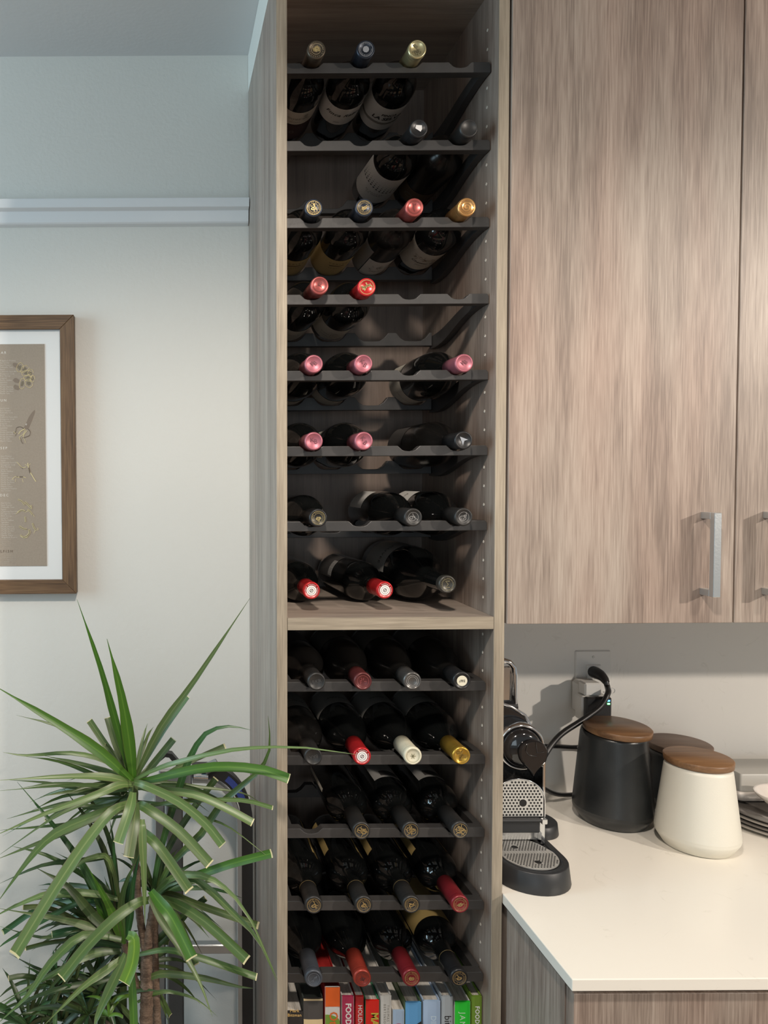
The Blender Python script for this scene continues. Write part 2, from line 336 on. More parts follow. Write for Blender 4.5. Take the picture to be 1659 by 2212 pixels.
def face_emblem(kind, m, parent, seed=0, rot=0.0):
    "print or embossing on the end of a capsule; flat foil standing 0.2 mm proud"
    mb = MB(); rnd = random.Random(seed); y0 = -.0002
    def put(V, Fs, y=y0):
        V = [(v[0]*cos(rot)-v[1]*sin(rot), v[0]*sin(rot)+v[1]*cos(rot)) for v in V]
        mb.add([(v[0], y, v[1]) for v in V], Fs)
    def txt(s, size, cx=0, cy=0, a=0, bold=0.0):
        V, Fs = text_geo(s, size, bold=bold); put([(cx+v.x*cos(a)-v.y*sin(a), cy+v.x*sin(a)+v.y*cos(a)) for v in V], Fs)
    def squig(n, R, w):
        for i in range(n):
            a = rnd.random()*2*pi; rr = rnd.random()*R*.55; x, y = rr*cos(a), rr*sin(a); d = rnd.random()*2*pi; P = []
            for q in range(7): P.append((x, y)); x += cos(d)*R*.16; y += sin(d)*R*.16; d += rnd.uniform(-.9, .9)
            P = [p for p in P if math.hypot(*p) < R]
            if len(P) > 1: put(*ribbon(P, w))
    def ticks(R, n=26, w=.0007):
        for k in range(n):
            if rnd.random() < .12: continue
            a = 2*pi*k/n; put(*ribbon([(R*cos(a)*.92, R*sin(a)*.92), (R*cos(a+rnd.uniform(-.06, .06))*1.08, R*sin(a)*1.08)], w))
    if kind == 'crest': put(*ribbon(circ(.0112), .0006, True)); ticks(.0095); put(*ribbon(circ(.0074, 20), .0004, True)); squig(5, .0068, .0011); put(*ribbon(circ(.0040, 12, 0, -.001, .45, rot=.3), .0016, True))
    elif kind == 'monogram': put(*ribbon(circ(.0112), .0006, True)); squig(12, .0104, .0009); put(*ribbon(circ(.0045, 14, -.003, .001), .0009, True)); put(*ribbon(circ(.0045, 14, .0035, -.001), .0009, True))
    elif kind == 'disc': V = circ(.0088, 28); put(V, [tuple(range(28))])
    elif kind == 'discmark': put(*ribbon(circ(.0062, 20), .0005, True), -.0004); put(*ribbon(circ(.0028, 12), .0011, True), -.0004); put(*ribbon([(-.002, -.002), (.002, .002)], .001), -.0004)
    elif kind == 'ringtext': ticks(.0108, 30, .0008)
    elif kind == 'KB': a = rnd.uniform(-.9, .9); txt('K', .0105, -.0026*cos(a), -.0026*sin(a)+.002, a); txt('B', .0105, .0030*cos(a), .0030*sin(a)-.001, a)
    elif kind == 'BKR': txt('BKR', .0088, 0, 0, seed)
    elif kind == 'EF': txt('B&F', .0070, 0, 0, 3.0)
    elif kind == 'arrow': put([(-.0065, .0062), (.0072, .001), (.0010, -.0008), (-.0015, -.0085)], [(0, 1, 2, 3)])
    elif kind == 'gem': put([(-.0035, .0062), (.0058, .0038), (.0050, -.0022), (.0018, -.0058), (-.0058, .0012)], [(0, 1, 2, 3, 4)])
    elif kind == 'shield': put(*ribbon(circ(.0112), .0007, True)); ticks(.0092); V = circ(.0052, 9); put(V, [tuple(range(9))])
    elif kind == 'spiral': P = [(.0105*(1-i/60)*cos(i*.28), .0105*(1-i/60)*sin(i*.28)) for i in range(54)]; put(*ribbon(P, .0009)); ticks(.0108, 22)
    elif kind == 'emboss': put(*ribbon(circ(.0098, 24), .0006, True)); squig(5, .007, .0009)
    elif kind == 'script': squig(3, .009, .0007); put(*ribbon(circ(.0055, 14, -.002, -.002, .7), .0007, True)); put(*ribbon(circ(.0085, 20, 0, 0), .0004, True))
    elif kind == 'rings': put(*ribbon(circ(.0098, 24), .0007, True)); put(*ribbon(circ(.0072, 24), .0006, True))
    elif kind == 'sigma': put(*ribbon([(.0035, .0055), (-.0035, .0055), (.001, .0002), (-.0035, -.005), (.0038, -.005)], .0012)); put(*ribbon(circ(.0095, 24), .0005, True)); ticks(.0108, 24, .0004)
    elif kind == 'seal': put(*ribbon(circ(.0116), .0009, True)); squig(9, .0095, .0022)
    elif kind == 'bee': put(*ribbon(circ(.0108), .0004, True)); ticks(.0096, 26, .0004); [put(*ribbon([(0, 0), (.0045*cos(a), .0045*sin(a))], .0012)) for a in (0, 1, 2.1, 3.1, 4.2, 5.2)]; V = circ(.0018, 10); put(V, [tuple(range(10))])
    o = mb.build('emblem', m); o.parent = parent; return o
def wrap(V, R, phc, yc):
    out = []
    for v in V:
        ph = phc + v[0]/R; out.append((R*sin(ph), yc - v[1], -R*cos(ph)))
    return out
def label_patch(parent, kind, phc, span, y0, y1, m, name='paper_label', dr=.0004, n=24):
    R = prof[kind][1]+dr; V = []; Fs = []
    for i in range(n+1):
        ph = radians(phc + span*(i/n-.5))
        V += [(R*sin(ph), y0, -R*cos(ph)), (R*sin(ph), y1, -R*cos(ph))]
    for i in range(n): Fs.append((2*i, 2*i+1, 2*i+3, 2*i+2))
    mb = MB().add(V, Fs, True); o = mb.build(name, m); o.parent = parent; return o
def label_text(lab, kind, s, size, phc, yc, m, shear=0, spacing=1.0, bold=0.0, name='lettering'):
    V, Fs = text_geo(s, size, shear, spacing, bold); R = prof[kind][1]+.0008
    o = MB().add(wrap([(v.x, v.y) for v in V], R, radians(phc), yc), Fs).build(name, m); o.parent = lab; return o
def label_strokes(lab, kind, strokes, phc, yc, m, name='drawing'):
    mb = MB(); R = prof[kind][1]+.0008
    for P, wd, cl in strokes:
        V, Fs = ribbon(P, wd, cl); mb.add(wrap(V, R, radians(phc), yc), Fs)
    o = mb.build(name, m); o.parent = lab; return o
PAPER = mat('label_cream', (.56, .52, .44), .6); PAPERW = mat('label_white', (.66, .64, .60), .6); TAN = mat('label_tan', (.62, .46, .20), .55)
GREY = mat('label_grey', (.30, .29, .27), .6); GREYD = mat('label_dark', (.045, .042, .040), .5); GOLDP = mat('label_gold', (.50, .36, .14), .4, metal=.3)
BROWNL = mat('label_brown', (.12, .075, .04), .6); INK = mat('ink_black', (.02, .018, .016), .6); INKG = mat('ink_grey', (.22, .20, .17), .7); INKB = mat('ink_brown', (.16, .10, .05), .7)
SILVERL = mat('label_silver', (.42, .41, .39), .35, metal=.4)
def foil(name, c, r=.35, m=.55): return mat('foil_'+name, c, r, m)
GOLDF = foil('gold_print', (.72, .55, .26), .3, .8); SILF = foil('silver_print', (.62, .64, .68), .3, .8); WHITEF = mat('white_print', (.82, .80, .78), .5)
BLK = mat('foil_black', (.018, .018, .019), .36, .2); CHAR = mat('foil_charcoal', (.027, .026, .025), .42, .2)
CAP = dict(
 brown=foil('brown', (.085, .065, .045), .4), navy=foil('navy', (.028, .034, .048), .35), palegold=foil('pale_gold', (.62, .54, .30), .28, .75), black=BLK, char=CHAR,
 rose=foil('rose', (.42, .10, .09), .32), orange=foil('orange_gold', (.62, .33, .12), .3, .7), red=foil('red', (.50, .022, .025), .28, .35), rosered=foil('rose_red', (.36, .085, .08), .34),
 mauve=foil('mauve', (.40, .13, .165), .42, .45), maroon=foil('maroon', (.115, .026, .026), .36, .3), steel=foil('steel', (.13, .125, .12), .28, .6), cream=mat('foil_cream', (.66, .62, .47), .4), gold=foil('gold', (.60, .36, .06), .28, .75),
 slate=foil('slate_blue', (.060, .068, .082), .42, .2), darkred=foil('dark_red', (.21, .018, .024), .35, .25), brick=foil('brick_red', (.33, .045, .028), .35, .3), mag=foil('bottle_grey', (.055, .052, .045), .35, .4))
EMB = {k: mat('emboss_'+k, tuple(min(1, c*(.42 if k in ('mauve', 'rose', 'rosered', 'gold', 'palegold', 'orange') else 2.6)+.008) for c in CAP[k].node_tree.nodes['Principled BSDF'].inputs['Base Color'].default_value[:3]), .4, .3) for k in CAP}
def bottle(kind, glass, cap, base, capc, label, em=(), caplen=.058, group='wine bottles lying in the black racks', bands=()):
    cap = Vector(cap); base = Vector(base); d = (base-cap).normalized()
    t = bpy.data.objects.new('wine_bottle', None); COL.objects.link(t); tag(t, label, 'wine bottle', group)
    t.location = cap; t.rotation_mode = 'QUATERNION'
    yx = d; xx = yx.cross(Vector((0, 0, 1))).normalized(); zx = xx.cross(yx)
    t.rotation_quaternion = Matrix((( xx.x, yx.x, zx.x), (xx.y, yx.y, zx.y), (xx.z, yx.z, zx.z))).to_quaternion()
    t.empty_display_size = .03
    g = child('glass', bmesh_for(kind, glass), t)
    c = child('capsule', caps_mesh(CAP[capc], caplen), t)
    c['label'] = capc.replace('char', 'charcoal').replace('palegold', 'pale gold').replace('mag', 'grey') + ' foil capsule'
    for e in em:
        face_emblem(e[0], e[1], c, *(e[2:]))
    for yb in bands:
        MB().lathe([(yb, .0152), (yb+.0012, .0153)], 'y', n=40, caps=False).build('band', GOLDF).parent = c
    return t
GB = ('finca', )
def rowz(r): return ZB[r]+.0245
def place(r, slot, kind, glass, capc, label, em=(), capx=None, ycap=0.0, bx=None, caplen=.058, bands=(), dz=0.0):
    x = SLOT[slot]; z = rowz(r); cx = capx if capx is not None else x
    Rb = prof[kind][1]; zb = ZB[r]-.0185+Rb+.0005+LIFTS.get(r, 0)      # body lies in the back notch
    ybody = .270
    c = Vector((cx, ycap, z+dz)); b = Vector((x if bx is None else bx, ybody, zb))
    return bottle(kind, glass, c, b, capc, label, em, caplen, bands=bands)
L, LT, LS = label_patch, label_text, label_strokes
rnd = random.Random(4)
def doodle(seed, w=.02, h=.008, n=8, lw=.0006):
    r_ = random.Random(seed); out = []
    for i in range(n):
        x = r_.uniform(-w, w); y = r_.uniform(-h, h*.5); P = []
        for q in range(5): P.append((x, y)); x += r_.uniform(-.1, .25)*w; y += r_.uniform(-.5, .5)*h
        out.append((P, lw, False))
    return out
# top rack
b = place(1, 0, 'bordeaux', GLASS, 'brown', 'bottle in the topmost rack with brown cap and gold centre mark', [('spiral', mat('print_tan', (.28, .21, .12), .5), 1), ('gem', GOLDF, 0, 1.0)][:1]+[('gem', GOLDF, 0, .8)], capx=.048)
l = L(b, 'bordeaux', -8, 150, .142, .190, PAPER); LT(l, 'bordeaux', 'Vinyes de', .012, -4, .167, INKG, .3); LT(l, 'bordeaux', 'PRIORAT', .005, -4, .180, INKG); LS(l, 'bordeaux', [(circ(.0035, 12), .001, True), (circ(.0018, 10), .001, True)], 22, .157, INKG)
l2 = L(b, 'bordeaux', -8, 150, .192, .255, mat('label_plum', (.050, .022, .022), .5)); LS(l2, 'bordeaux', [(circ(.004, 12, -.010), .0012, True), (circ(.004, 12, .006), .0012, True)], -12, .222, INKG)
b = place(1, 1, 'bordeaux', GLASS, 'navy', 'bottle with navy cap and silver ring emblem, label reading Finca in script', [('shield', SILF, 2)], capx=.1285)
l = L(b, 'bordeaux', -14, 165, .130, .192, PAPERW); LT(l, 'bordeaux', 'Finca Rabo', .0135, -4, .155, INK, .35, 1.1, .0002); LS(l, 'bordeaux', [([(-.012, 0), (.010, 0)], .0006, False)], -12, .170, INK); LT(l, 'bordeaux', '2006', .006, -12, .181, INKG, .3)
b = place(1, 2, 'bordeaux', GLASS, 'palegold', 'bottle with pale gold cap, label with bold black capitals over a grey band', [('seal', EMB['palegold'], 3)], capx=.2125)
l = L(b, 'bordeaux', -18, 175, .130, .215, PAPERW); LT(l, 'bordeaux', 'FINCA', .0100, 2, .156, INK, .15, 1.0, .0003); LT(l, 'bordeaux', 'LA SELVA', .0150, 2, .170, INK, .15, .95, .0004)
LS(l, 'bordeaux', [([(-.050+i*.008, -.001*math.sin(i)) for i in range(12)], .0075, False)], -12, .187, mat('band_grey', (.25, .23, .20), .6), 'printed_band')
# second
b = place(2, 2, 'bordeaux', GLASS, 'black', 'bottle with black cap bearing a white angular gem and a pale label with dots', [('gem', WHITEF, 0, .2)], capx=.2155)
l = L(b, 'bordeaux', -22, 170, .124, .238, PAPERW)
dots = []
for rw in range(4):
    for q in range(13): dots.append((circ(.0002+.00022*(rw+1), 6, -.046+q*.0072, -rw*.0075+.010+.006*sin(q*.5)), .0005+.00045*(rw+1), True))
LS(l, 'bordeaux', dots, -22, .166, INK); LT(l, 'bordeaux', 'EL BROTAR\nLA MORA', .0062, -26, .200, INKG, 0, 1.2)
b = place(2, 3, 'bordeaux', GLASSM, 'char', 'matte black bottle without emblem on its cap in the right notch of the second rack', [], capx=.2975)
l = L(b, 'bordeaux', -20, 120, .196, .245, BROWNL); LS(l, 'bordeaux', [(circ(.008, 14, -.015, 0, .8), .001, True), (circ(.007, 14, .006, 0, .6), .001, True)], -20, .220, INKG)
# third
for i, (x, cx) in enumerate(((0, .0435), (1, .1265))):
    b = place(3, x, 'bordeaux', GLASS, 'navy', ('dark blue capped bottle with gold crest in the left notch of the third rack', 'bottle with dark blue cap and gold crest, tan yellow label, second in the third rack')[i], [('crest', GOLDF, 5+i)], capx=cx)
    l = L(b, 'bordeaux', -12, 200, .172, .272, TAN); LT(l, 'bordeaux', 'VERITE', .0085, 0, .192, INKB, 0, 1.5); LS(l, 'bordeaux', [([(-.014, 0), (-.006, .003), (.004, .001), (.014, .002)], .004, False)], 0, .207, INKB); LT(l, 'bordeaux', 'LE DESIR', .0055, 0, .219, INKB, 0, 1.3)
b = place(3, 2, 'bordeaux', GLASSM, 'rose', 'bottle with metallic rose cap in the third rack, split grey label', [('emboss', EMB['rose'], 8)], capx=.209)
l = L(b, 'bordeaux', -70, 55, .150, .268, GREY); l = L(b, 'bordeaux', 2, 84, .185, .272, PAPERW); LS(l, 'bordeaux', [([(-.022, 0), (.022, 0)], .002, False)], 2, .195, INKB); LS(l, 'bordeaux', doodle(2, .018, .010, 14, .0009), 2, .220, INKG); LT(l, 'bordeaux', 'Chateau', .008, 2, .243, INK, .2)
b = place(3, 3, 'bordeaux', GLASS, 'orange', 'bottle with copper-orange embossed cap and chateau label, right notch of the third rack', [('spiral', EMB['orange'], 4)], capx=.295)
l = L(b, 'bordeaux', -16, 170, .142, .232, PAPER); LS(l, 'bordeaux', doodle(9, .026, .010, 26, .0006), -10, .170, INKB); LT(l, 'bordeaux', 'Chateau des', .0098, -8, .192, INK, .25, 1.0, .0001); LT(l, 'bordeaux', 'MARGAUX', .005, -8, .205, INKG)
# fourth
b = place(4, 0, 'bordeaux', GLASS, 'rosered', 'bottle with dull rose-red cap at the left end of the fourth rack', [('emboss', EMB['rosered'], 11)], capx=.0535, dz=.001)
l = L(b, 'bordeaux', -10, 180, .180, .262, PAPER); LT(l, 'bordeaux', 'Chateau Lyon', .008, 0, .215, INK, .2); LT(l, 'bordeaux', 'GRAND VIN', .005, 0, .230, INKG); LT(l, 'bordeaux', 'Saint Emilion', .005, 0, .243, INKG)
b = place(4, 1, 'bordeaux', GLASS, 'red', 'bottle with glossy bright red cap and gold coat of arms in the fourth rack', [('seal', GOLDF, 12)], capx=.131, dz=-.002)
l = L(b, 'bordeaux', -22, 150, .172, .252, PAPER); LS(l, 'bordeaux', [([(-.006, .001), (0, .004), (.007, 0)], .0018, False)], -8, .205, INKG); LT(l, 'bordeaux', 'COLLEZIONE', .007, -12, .216, INKB, 0, 1.2); LT(l, 'bordeaux', 'VINO ROSSO', .0062, -14, .230, INKB, 0, 1.2); LT(l, 'bordeaux', 'TOSCANA', .0045, -14, .243, INKG, 0, 1.2)
# fifth
for i, (s, cx, ph, sp_) in enumerate(((0, .044, -10, 120), (1, .126, -20, 120), (3, .2925, -62, 150))):
    b = place(5, s, 'burgundy', GLASS, 'mauve', ('bottle with mauve monogram cap at the left end of the fifth rack', 'bottle with mauve monogram cap, second in the fifth rack, left of the gap', 'bottle with mauve monogram cap and tan label at the right of the fifth rack')[i], [('KB', EMB['mauve'], 20+i)], capx=cx, bx=SLOT[s]-(.004 if s == 3 else 0))
    l = L(b, 'burgundy', ph, sp_, .205, .268, PAPER)
    if s == 3: LT(l, 'burgundy', 'PINOT NOIR', .006, -35, .235, INKG, 0, 1.1)
# sixth
for i, (s, cx) in enumerate(((0, .044), (1, .127))):
    b = place(6, s, 'burgundy', GLASS, 'mauve', ('bottle with mauve monogram cap at the left end of the sixth rack', 'bottle with mauve monogram cap in the second notch of the sixth rack')[i], [('KB', EMB['mauve'], 30+i)], capx=cx)
    l = L(b, 'burgundy', -95, 75, .165, .262, PAPER)
b = place(6, 3, 'burgundy', GLASSM, 'black', 'fat-shouldered bottle with black cap bearing a silver arrowhead', [('arrow', SILF, 0)], capx=.2925, bx=.286)
L(b, 'burgundy', -120, 60, .19, .27, GREYD)
# seventh
b = place(7, 0, 'bordeaux', GLASS, 'black', 'bottle with black cap and gold lettered ring at the left of the seventh rack', [('crest', GOLDF, 41)], capx=.0515)
for i, (s, cx) in enumerate(((2, .2095), (3, .2935))):
    b = place(7, s, 'burgundy', GLASS, 'char', ('bottle with charcoal script-embossed cap and white label right of the gap in the seventh rack', 'bottle with charcoal script-embossed cap at the right end of the seventh rack, white label')[i], [('script', EMB['steel'], 44+i)], capx=cx, bx=SLOT[s]-.003)
    l = L(b, 'burgundy', -134, 62, .178, .262, PAPERW)
    if s == 3: LT(l, 'burgundy', 'Syrah', .012, -134, .215, INKG, .3)
# on the wooden shelf
def shelf_bottle(kind, cap, base, capc, label, em, caplen=.058):
    R = prof[kind][1]
    return bottle(kind, GLASS, (cap[0], cap[1], ZS+R+.0012), (base[0], base[1], ZS+R+.0006), capc, label, em, caplen, 'bottles lying on the wooden shelf')
WH = [('disc', WHITEF, 0), ('discmark', mat('print_dark', (.12, .08, .08), .5), 0), ('ringtext', WHITEF, 3)]
shelf_bottle('bordeaux', (.049, .046), (.0425, .33), 'red', 'bottle with red cap and white disc lying at the left on the wooden shelf', WH, .050)
b = shelf_bottle('bordeaux', (.176, .046), (.150, .33), 'red', 'bottle with red cap and white disc lying beside the big bottle on the shelf', WH, .050)
l = L(b, 'bordeaux', -128, 80, .185, .262, GREYD); l3 = L(b, 'bordeaux', -118, 50, .183, .205, SILVERL, 'silver_strip')
b = shelf_bottle('magnum', (.2740, .018), (.258, .30), 'mag', 'large magnum bottle with grey cap lying at the right on the wooden shelf', [('sigma', EMB['palegold'], 4)], .062)
l = L(b, 'magnum', -150, 120, .172, .280, GREY); LT(l, 'magnum', 'CUVEE', .014, -132, .205, INK, 0, 1.2)
# ninth (first under the shelf)
T9 = [('char', 'char-capped bottle', [('BKR', EMB['char'], .25)]), ('maroon', '', [('emboss', EMB['maroon'], 51)]), ('steel', '', [('rings', EMB['steel'], 0)]), ('black', '', [('disc', mat('cork_cream', (.70, .66, .52), .5), 0), ('EF', INK, 0)])]
N9 = ['bottle with charcoal cap embossed with letters at the left, directly under the middle shelf', 'bottle with maroon cap in the rack directly under the middle shelf', 'bottle with grey ringed metal cap in the rack directly under the middle shelf', 'bottle with black cap and cream disc at the right, directly under the middle shelf']
C9 = [.049, .1265, .2095, .2925]
for s in range(4):
    c, _, em = T9[s]
    b = place(9, s, 'burgundy' if s else 'bordeaux', GLASSM, c, N9[s], em if s < 3 else [em[0]], capx=C9[s], caplen=.045 if s != 3 else .05)
    if s == 3:
        V, Fs = text_geo('B&F', .0062); MB().add([(-v.x, -.0005, -v.y) for v in V], Fs).build('lettering', INK).parent = b.children[1]
    L(b, 'burgundy' if s else 'bordeaux', 178, 150, .165, .262, GREYD if s < 1 else mat('label_smoke', (.10, .095, .085), .6))
# tenth
D10 = [('char', 'bottle with charcoal letter-embossed cap, left of the bright red cap', [('BKR', EMB['char'], 3.3)], .055), ('red', 'bottle with bright red cap and white disc between charcoal and cream caps', WH, .060), ('cream', 'bottle with cream white cap and small crest, right of the red cap', [('bee', mat('print_olive', (.30, .28, .17), .5), 3)], .060), ('gold', 'bottle with bright gold cap at the right, next to the cream cap', [('seal', EMB['gold'], 61)], .060)]
for s, cx in enumerate((.0435, .1255, .211, .2925)):
    c, lab, em, cl = D10[s]
    b = place(10, s, 'bordeaux' if s == 0 else 'burgundy', GLASS if s else GLASSM, c, lab, em, capx=cx, caplen=cl)
    kd = 'bordeaux' if s == 0 else 'burgundy'
    l = L(b, kd, 184, 150, .172, .262, GREY); LT(l, kd, ('Reserve', 'Clos Noir', 'La Cuvee', 'Domaine')[s], .011, 175, .205, INK, .3)
    if s == 2: LS(b.children[1], 'bordeaux', [], 0, 0, INK) if False else None
# eleventh
for i, (s, cx) in enumerate(((1, .125), (2, .2085), (3, .2915))):
    b = place(11, s, 'bordeaux', GLASS, 'char', ('bottle with gold-monogram black cap beside the empty left notch', 'middle one of the three gold-monogram black capped bottles', 'rightmost of the three gold-monogram black capped bottles')[i], [('monogram', GOLDF, 70+i)], capx=cx, caplen=.068)
    if i == 0: L(b, 'bordeaux', 140, 6, .16, .27, SILVERL, 'label_edge'); L(b, 'bordeaux', -104, 10, .15, .27, PAPER, 'label_edge')
    else:
        l = L(b, 'bordeaux', 172, 92, .142, .262, SILVERL); o = L(b, 'bordeaux', 168, 52, .150, .172, GREYD, 'label_panel', .0007)
# twelfth
for s, cx in enumerate((.0445, .129, .2097, .292)):
    b = place(12, s, 'bordeaux', GLASS, 'char' if s < 3 else 'darkred', ('bottle with black cap, thin gold band and gold crest, leftmost of its row', 'bottle with black gold-banded cap and crest, second of its row', 'bottle with black gold-banded cap and crest, left of the dark red cap', 'bottle with dark red cap and gold crest at the right end of its row')[s], [('crest', GOLDF, 80+s)], capx=cx, caplen=.058 if s < 3 else .070, bands=(.052,) if s < 3 else ())
    L(b, 'bordeaux', 142, 6, .125, .262, GOLDP, 'label_edge')
    if s: L(b, 'bordeaux', -122, 22, .145, .262, GOLDP, 'label_edge')
# thirteenth
K13 = [('slate', [('emboss', EMB['slate'], 90)], 'bottle with matte slate blue cap in the lowest rack', .062), ('brick', [('crest', EMB['rose'], 91)], 'bottle with brick red cap and tonal crest in the lowest rack', .062), ('darkred', [('crest', GOLDF, 92)], 'bottle with dark red cap and gold crest in the lowest rack', .066), ('black', [('crest', GOLDF, 93)], 'bottle with black cap, gold crest and ochre label in the lowest rack', .055)]
for s, cx in enumerate((.0445, .127, .2105, .2915)):
    c, em, lab, cl = K13[s]
    b = place(13, s, 'burgundy' if s < 2 else 'bordeaux', GLASS, c, lab, em, capx=cx, caplen=cl, bands=(.053,) if s == 3 else ())
    if s in (1, 2): L(b, ('burgundy', 'bordeaux')[s == 2], 140, 14, .150, .262, GOLDP, 'label_edge')
    if s == 3: L(b, 'bordeaux', 192, 150, .122, .262, GOLDP)

# ---------------------------------------------------------------- cookbooks
PAGES = mat('book_pages', (.62, .58, .52), .8, bump=.6, bscale=600)
def pages_mat():
    m = wood('book_page_edges', (.30, .27, .23), (.60, .56, .50), (.72, .69, .64), 'y', .8, 3.0, .1, 1.5); return m
PG = pages_mat()
def book(x0p, x1p, ytop, spine, label, texts=(), extra=None, depth=.20, cover=None, pages=PG, y0=.030, hard=True):
    p0 = at(x0p, ytop, y0); p1 = at(x1p, ytop, y0); x0, x1 = max(.0015, p0.x+.0006), min(.3435, p1.x-.0006); zt = p0.z; z0 = .4455; y1 = y0+depth
    t = thing('cookbook', label, 'book', ((x0+x1)/2, y0+depth/2, z0), 'cookbooks standing on the bottom shelf')
    c = .0022 if hard else .0008
    MB().box(x0+c, x1-c, y0+.004, y1-.003, z0+.003, zt-(.004 if hard else .0006)).build('pages', pages, t)
    cm = cover or spine
    MB().box(x0, x0+c*.95, y0+.002, y1, z0, zt, .0003).build('cover', cm, t); MB().box(x1-c*.95, x1, y0+.002, y1, z0, zt, .0003).build('cover', cm, t)
    P = [(x0, y0+.0042), (x0+.0008, y0+.001), (x0+(x1-x0)*.25, y0), (x1-(x1-x0)*.25, y0), (x1-.0008, y0+.001), (x1, y0+.0042)]
    sp_ = MB().prism(P, 'z', z0, zt).build('spine', spine, t)
    xm = (x0+x1)/2
    def put(s, size, zc, m, rot=True, bold=0.0, dx=0, spacing=1.0):
        V, Fs = text_geo(s, size, 0, spacing, bold); w_ = max(v.x for v in V); 
        if rot: pts = [(xm+dx+v.y, y0-.0003, zc-(v.x+w_)) for v in V]
        else: pts = [(xm+dx+v.x, y0-.0003, zc+v.y) for v in V]
        o = MB().add(pts, Fs).build('lettering', m); o.parent = sp_; o.matrix_parent_inverse = sp_.matrix_parent_inverse if False else Matrix(); 
        return o
    OFF.append((sp_, t))
    for a in texts: put(*a[:3], **dict(zip(('m', 'rot', 'bold', 'dx', 'spacing'), a[3:])))
    return t, sp_, x0, x1, zt, y0
OFF = []
def patch(sp_, mb, name, m): o = mb.build(name, m); o.parent = sp_; return o
WHT = mat('print_white', (.80, .78, .74), .5); ORG = mat('print_orange', (.75, .16, .03), .5); GLD = mat('print_yellow', (.75, .50, .18), .5)
book(616, 656, 2186, mat('book_black', (.022, .020, .020), .5), 'thick black cookbook with small gold lettering at the left end of the row', [('Mark\nBittman', .0078, .7025-.014, GLD, False)], cover=mat('book_black2', (.02, .02, .02), .5))
_, s2, x0, x1, zt, y0 = book(654, 699, 2158, mat('book_charcoal', (.060, .055, .052), .7), 'charcoal spined cookbook with cream band, torn top edge', [], cover=mat('book_green_cloth', (.045, .055, .050), .8), pages=mat('book_cloth_top', (.05, .062, .056), .8))
patch(s2, MB().box(x0+.001, x1-.001, y0-.0004, y0+.001, .60, zt-.0365), 'cream_band', mat('band_cream', (.62, .49, .28), .6)); patch(s2, MB().box(x0+.001, x1-.001, y0-.0004, y0+.001, zt-.003, zt), 'cream_band', mat('band_cream', (.62, .49, .28), .6))
_, s2, x0, x1, zt, y0 = book(701, 736, 2133, mat('book_white', (.72, .70, .66), .4), 'tall orange and white cookbook with green circle and orange lettering', [], cover=mat('book_red_cover', (.40, .02, .02), .5), pages=mat('book_red_top', (.33, .02, .018), .5))
patch(s2, MB().box(x0+.001, x1-.001, y0-.0004, y0+.001, zt-.034, zt), 'orange_field', mat('book_orange', (.78, .13, .02), .4))
xm = (x0+x1)/2; patch(s2, MB().prism([(min(max(xm-.008+p[0], x0+.001), x1-.001), zt-.075+p[1]) for p in circ(.0265, 32)], 'y', y0-.0004, y0+.001), 'green_circle', mat('book_green_dot', (.20, .34, .05), .45))
V, Fs = text_geo('Otto', .021, 0, 1.0, .0003); w_ = max(v.x for v in V); patch(s2, MB().add([(xm+.001+v.y, y0-.0008, zt-.043-(v.x+w_)) for v in V], Fs), 'lettering', ORG)
book(738, 766, 2153, mat('book_magenta', (.42, .03, .085), .4), 'raspberry red food annual with white lettering, right of the orange spine', [('FOOD & WINE', .0135, .7055, WHT, True, .0004)], hard=True, cover=mat('book_white', (.72, .70, .66), .4))
book(768, 787, 2153, mat('book_red', (.52, .020, .022), .4), 'slim red book with thin white lettering', [('HOLIDAZE', .0105, .702, WHT, True)], hard=False)
book(789, 821, 2162, mat('book_scarlet', (.68, .018, .012), .35), 'scarlet cookbook with yellow-green capitals and grey utensil print', [('MADH', .017, .688, mat('print_lime', (.55, .42, .06), .5), True, .0006, .003)], cover=mat('book_teal_cover', (.04, .25, .12), .5))
book(822, 847, 2152, mat('book_pale_grey', (.58, .56, .52), .5), 'pale grey book with tiny dark lettering in two lines', [('THOMAS K\nBERTINSON', .0058, .703, INKG, True, 0, 0, 1.4)], cover=mat('book_pale_grey', (.58, .56, .52), .5))
_, s2, x0, x1, zt, y0 = book(848, 875, 2184, mat('book_powder_blue', (.36, .47, .62), .5), 'shorter powder blue book with white top band and pink bottom mark', [], cover=mat('book_pale_grey', (.58, .56, .52), .5), hard=False)
patch(s2, MB().prism([(min(max((x0+x1)/2+p[0], x0+.001), x1-.001), zt-.034+p[1]) for p in circ(.012, 24)], 'y', y0-.0004, y0+.001), 'pink_mark', mat('book_pink', (.45, .12, .18), .5))
_, s2, x0, x1, zt, y0 = book(875, 912, 2166, mat('book_sky_blue', (.12, .36, .66), .4), 'sky blue cookbook with black lower spine and white lettering', [], cover=mat('book_green_edge', (.10, .16, .06), .5))
patch(s2, MB().prism([(x0+.001, .60), (x1-.001, .60), (x1-.001, zt-.034), ((x0+x1)/2, zt-.041), (x0+.001, zt-.044)], 'y', y0-.0004, y0+.001), 'black_field', mat('book_black', (.022, .02, .02), .5))
V, Fs = text_geo('L', .016, 0, 1, .0005); patch(s2, MB().add([((x0+x1)/2+.004+v.y, y0-.0008, zt-.046-v.x) for v in V], Fs), 'lettering', WHT)
book(914, 953, 2163, mat('book_ice_blue', (.42, .55, .74), .45), 'ice blue cookbook with pale lettering, between sky blue and grey spines', [('DINNER', .013, .683, mat('print_ice', (.62, .74, .86), .5), True, .0003, .002)], cover=mat('book_ice_cover', (.40, .50, .66), .5))
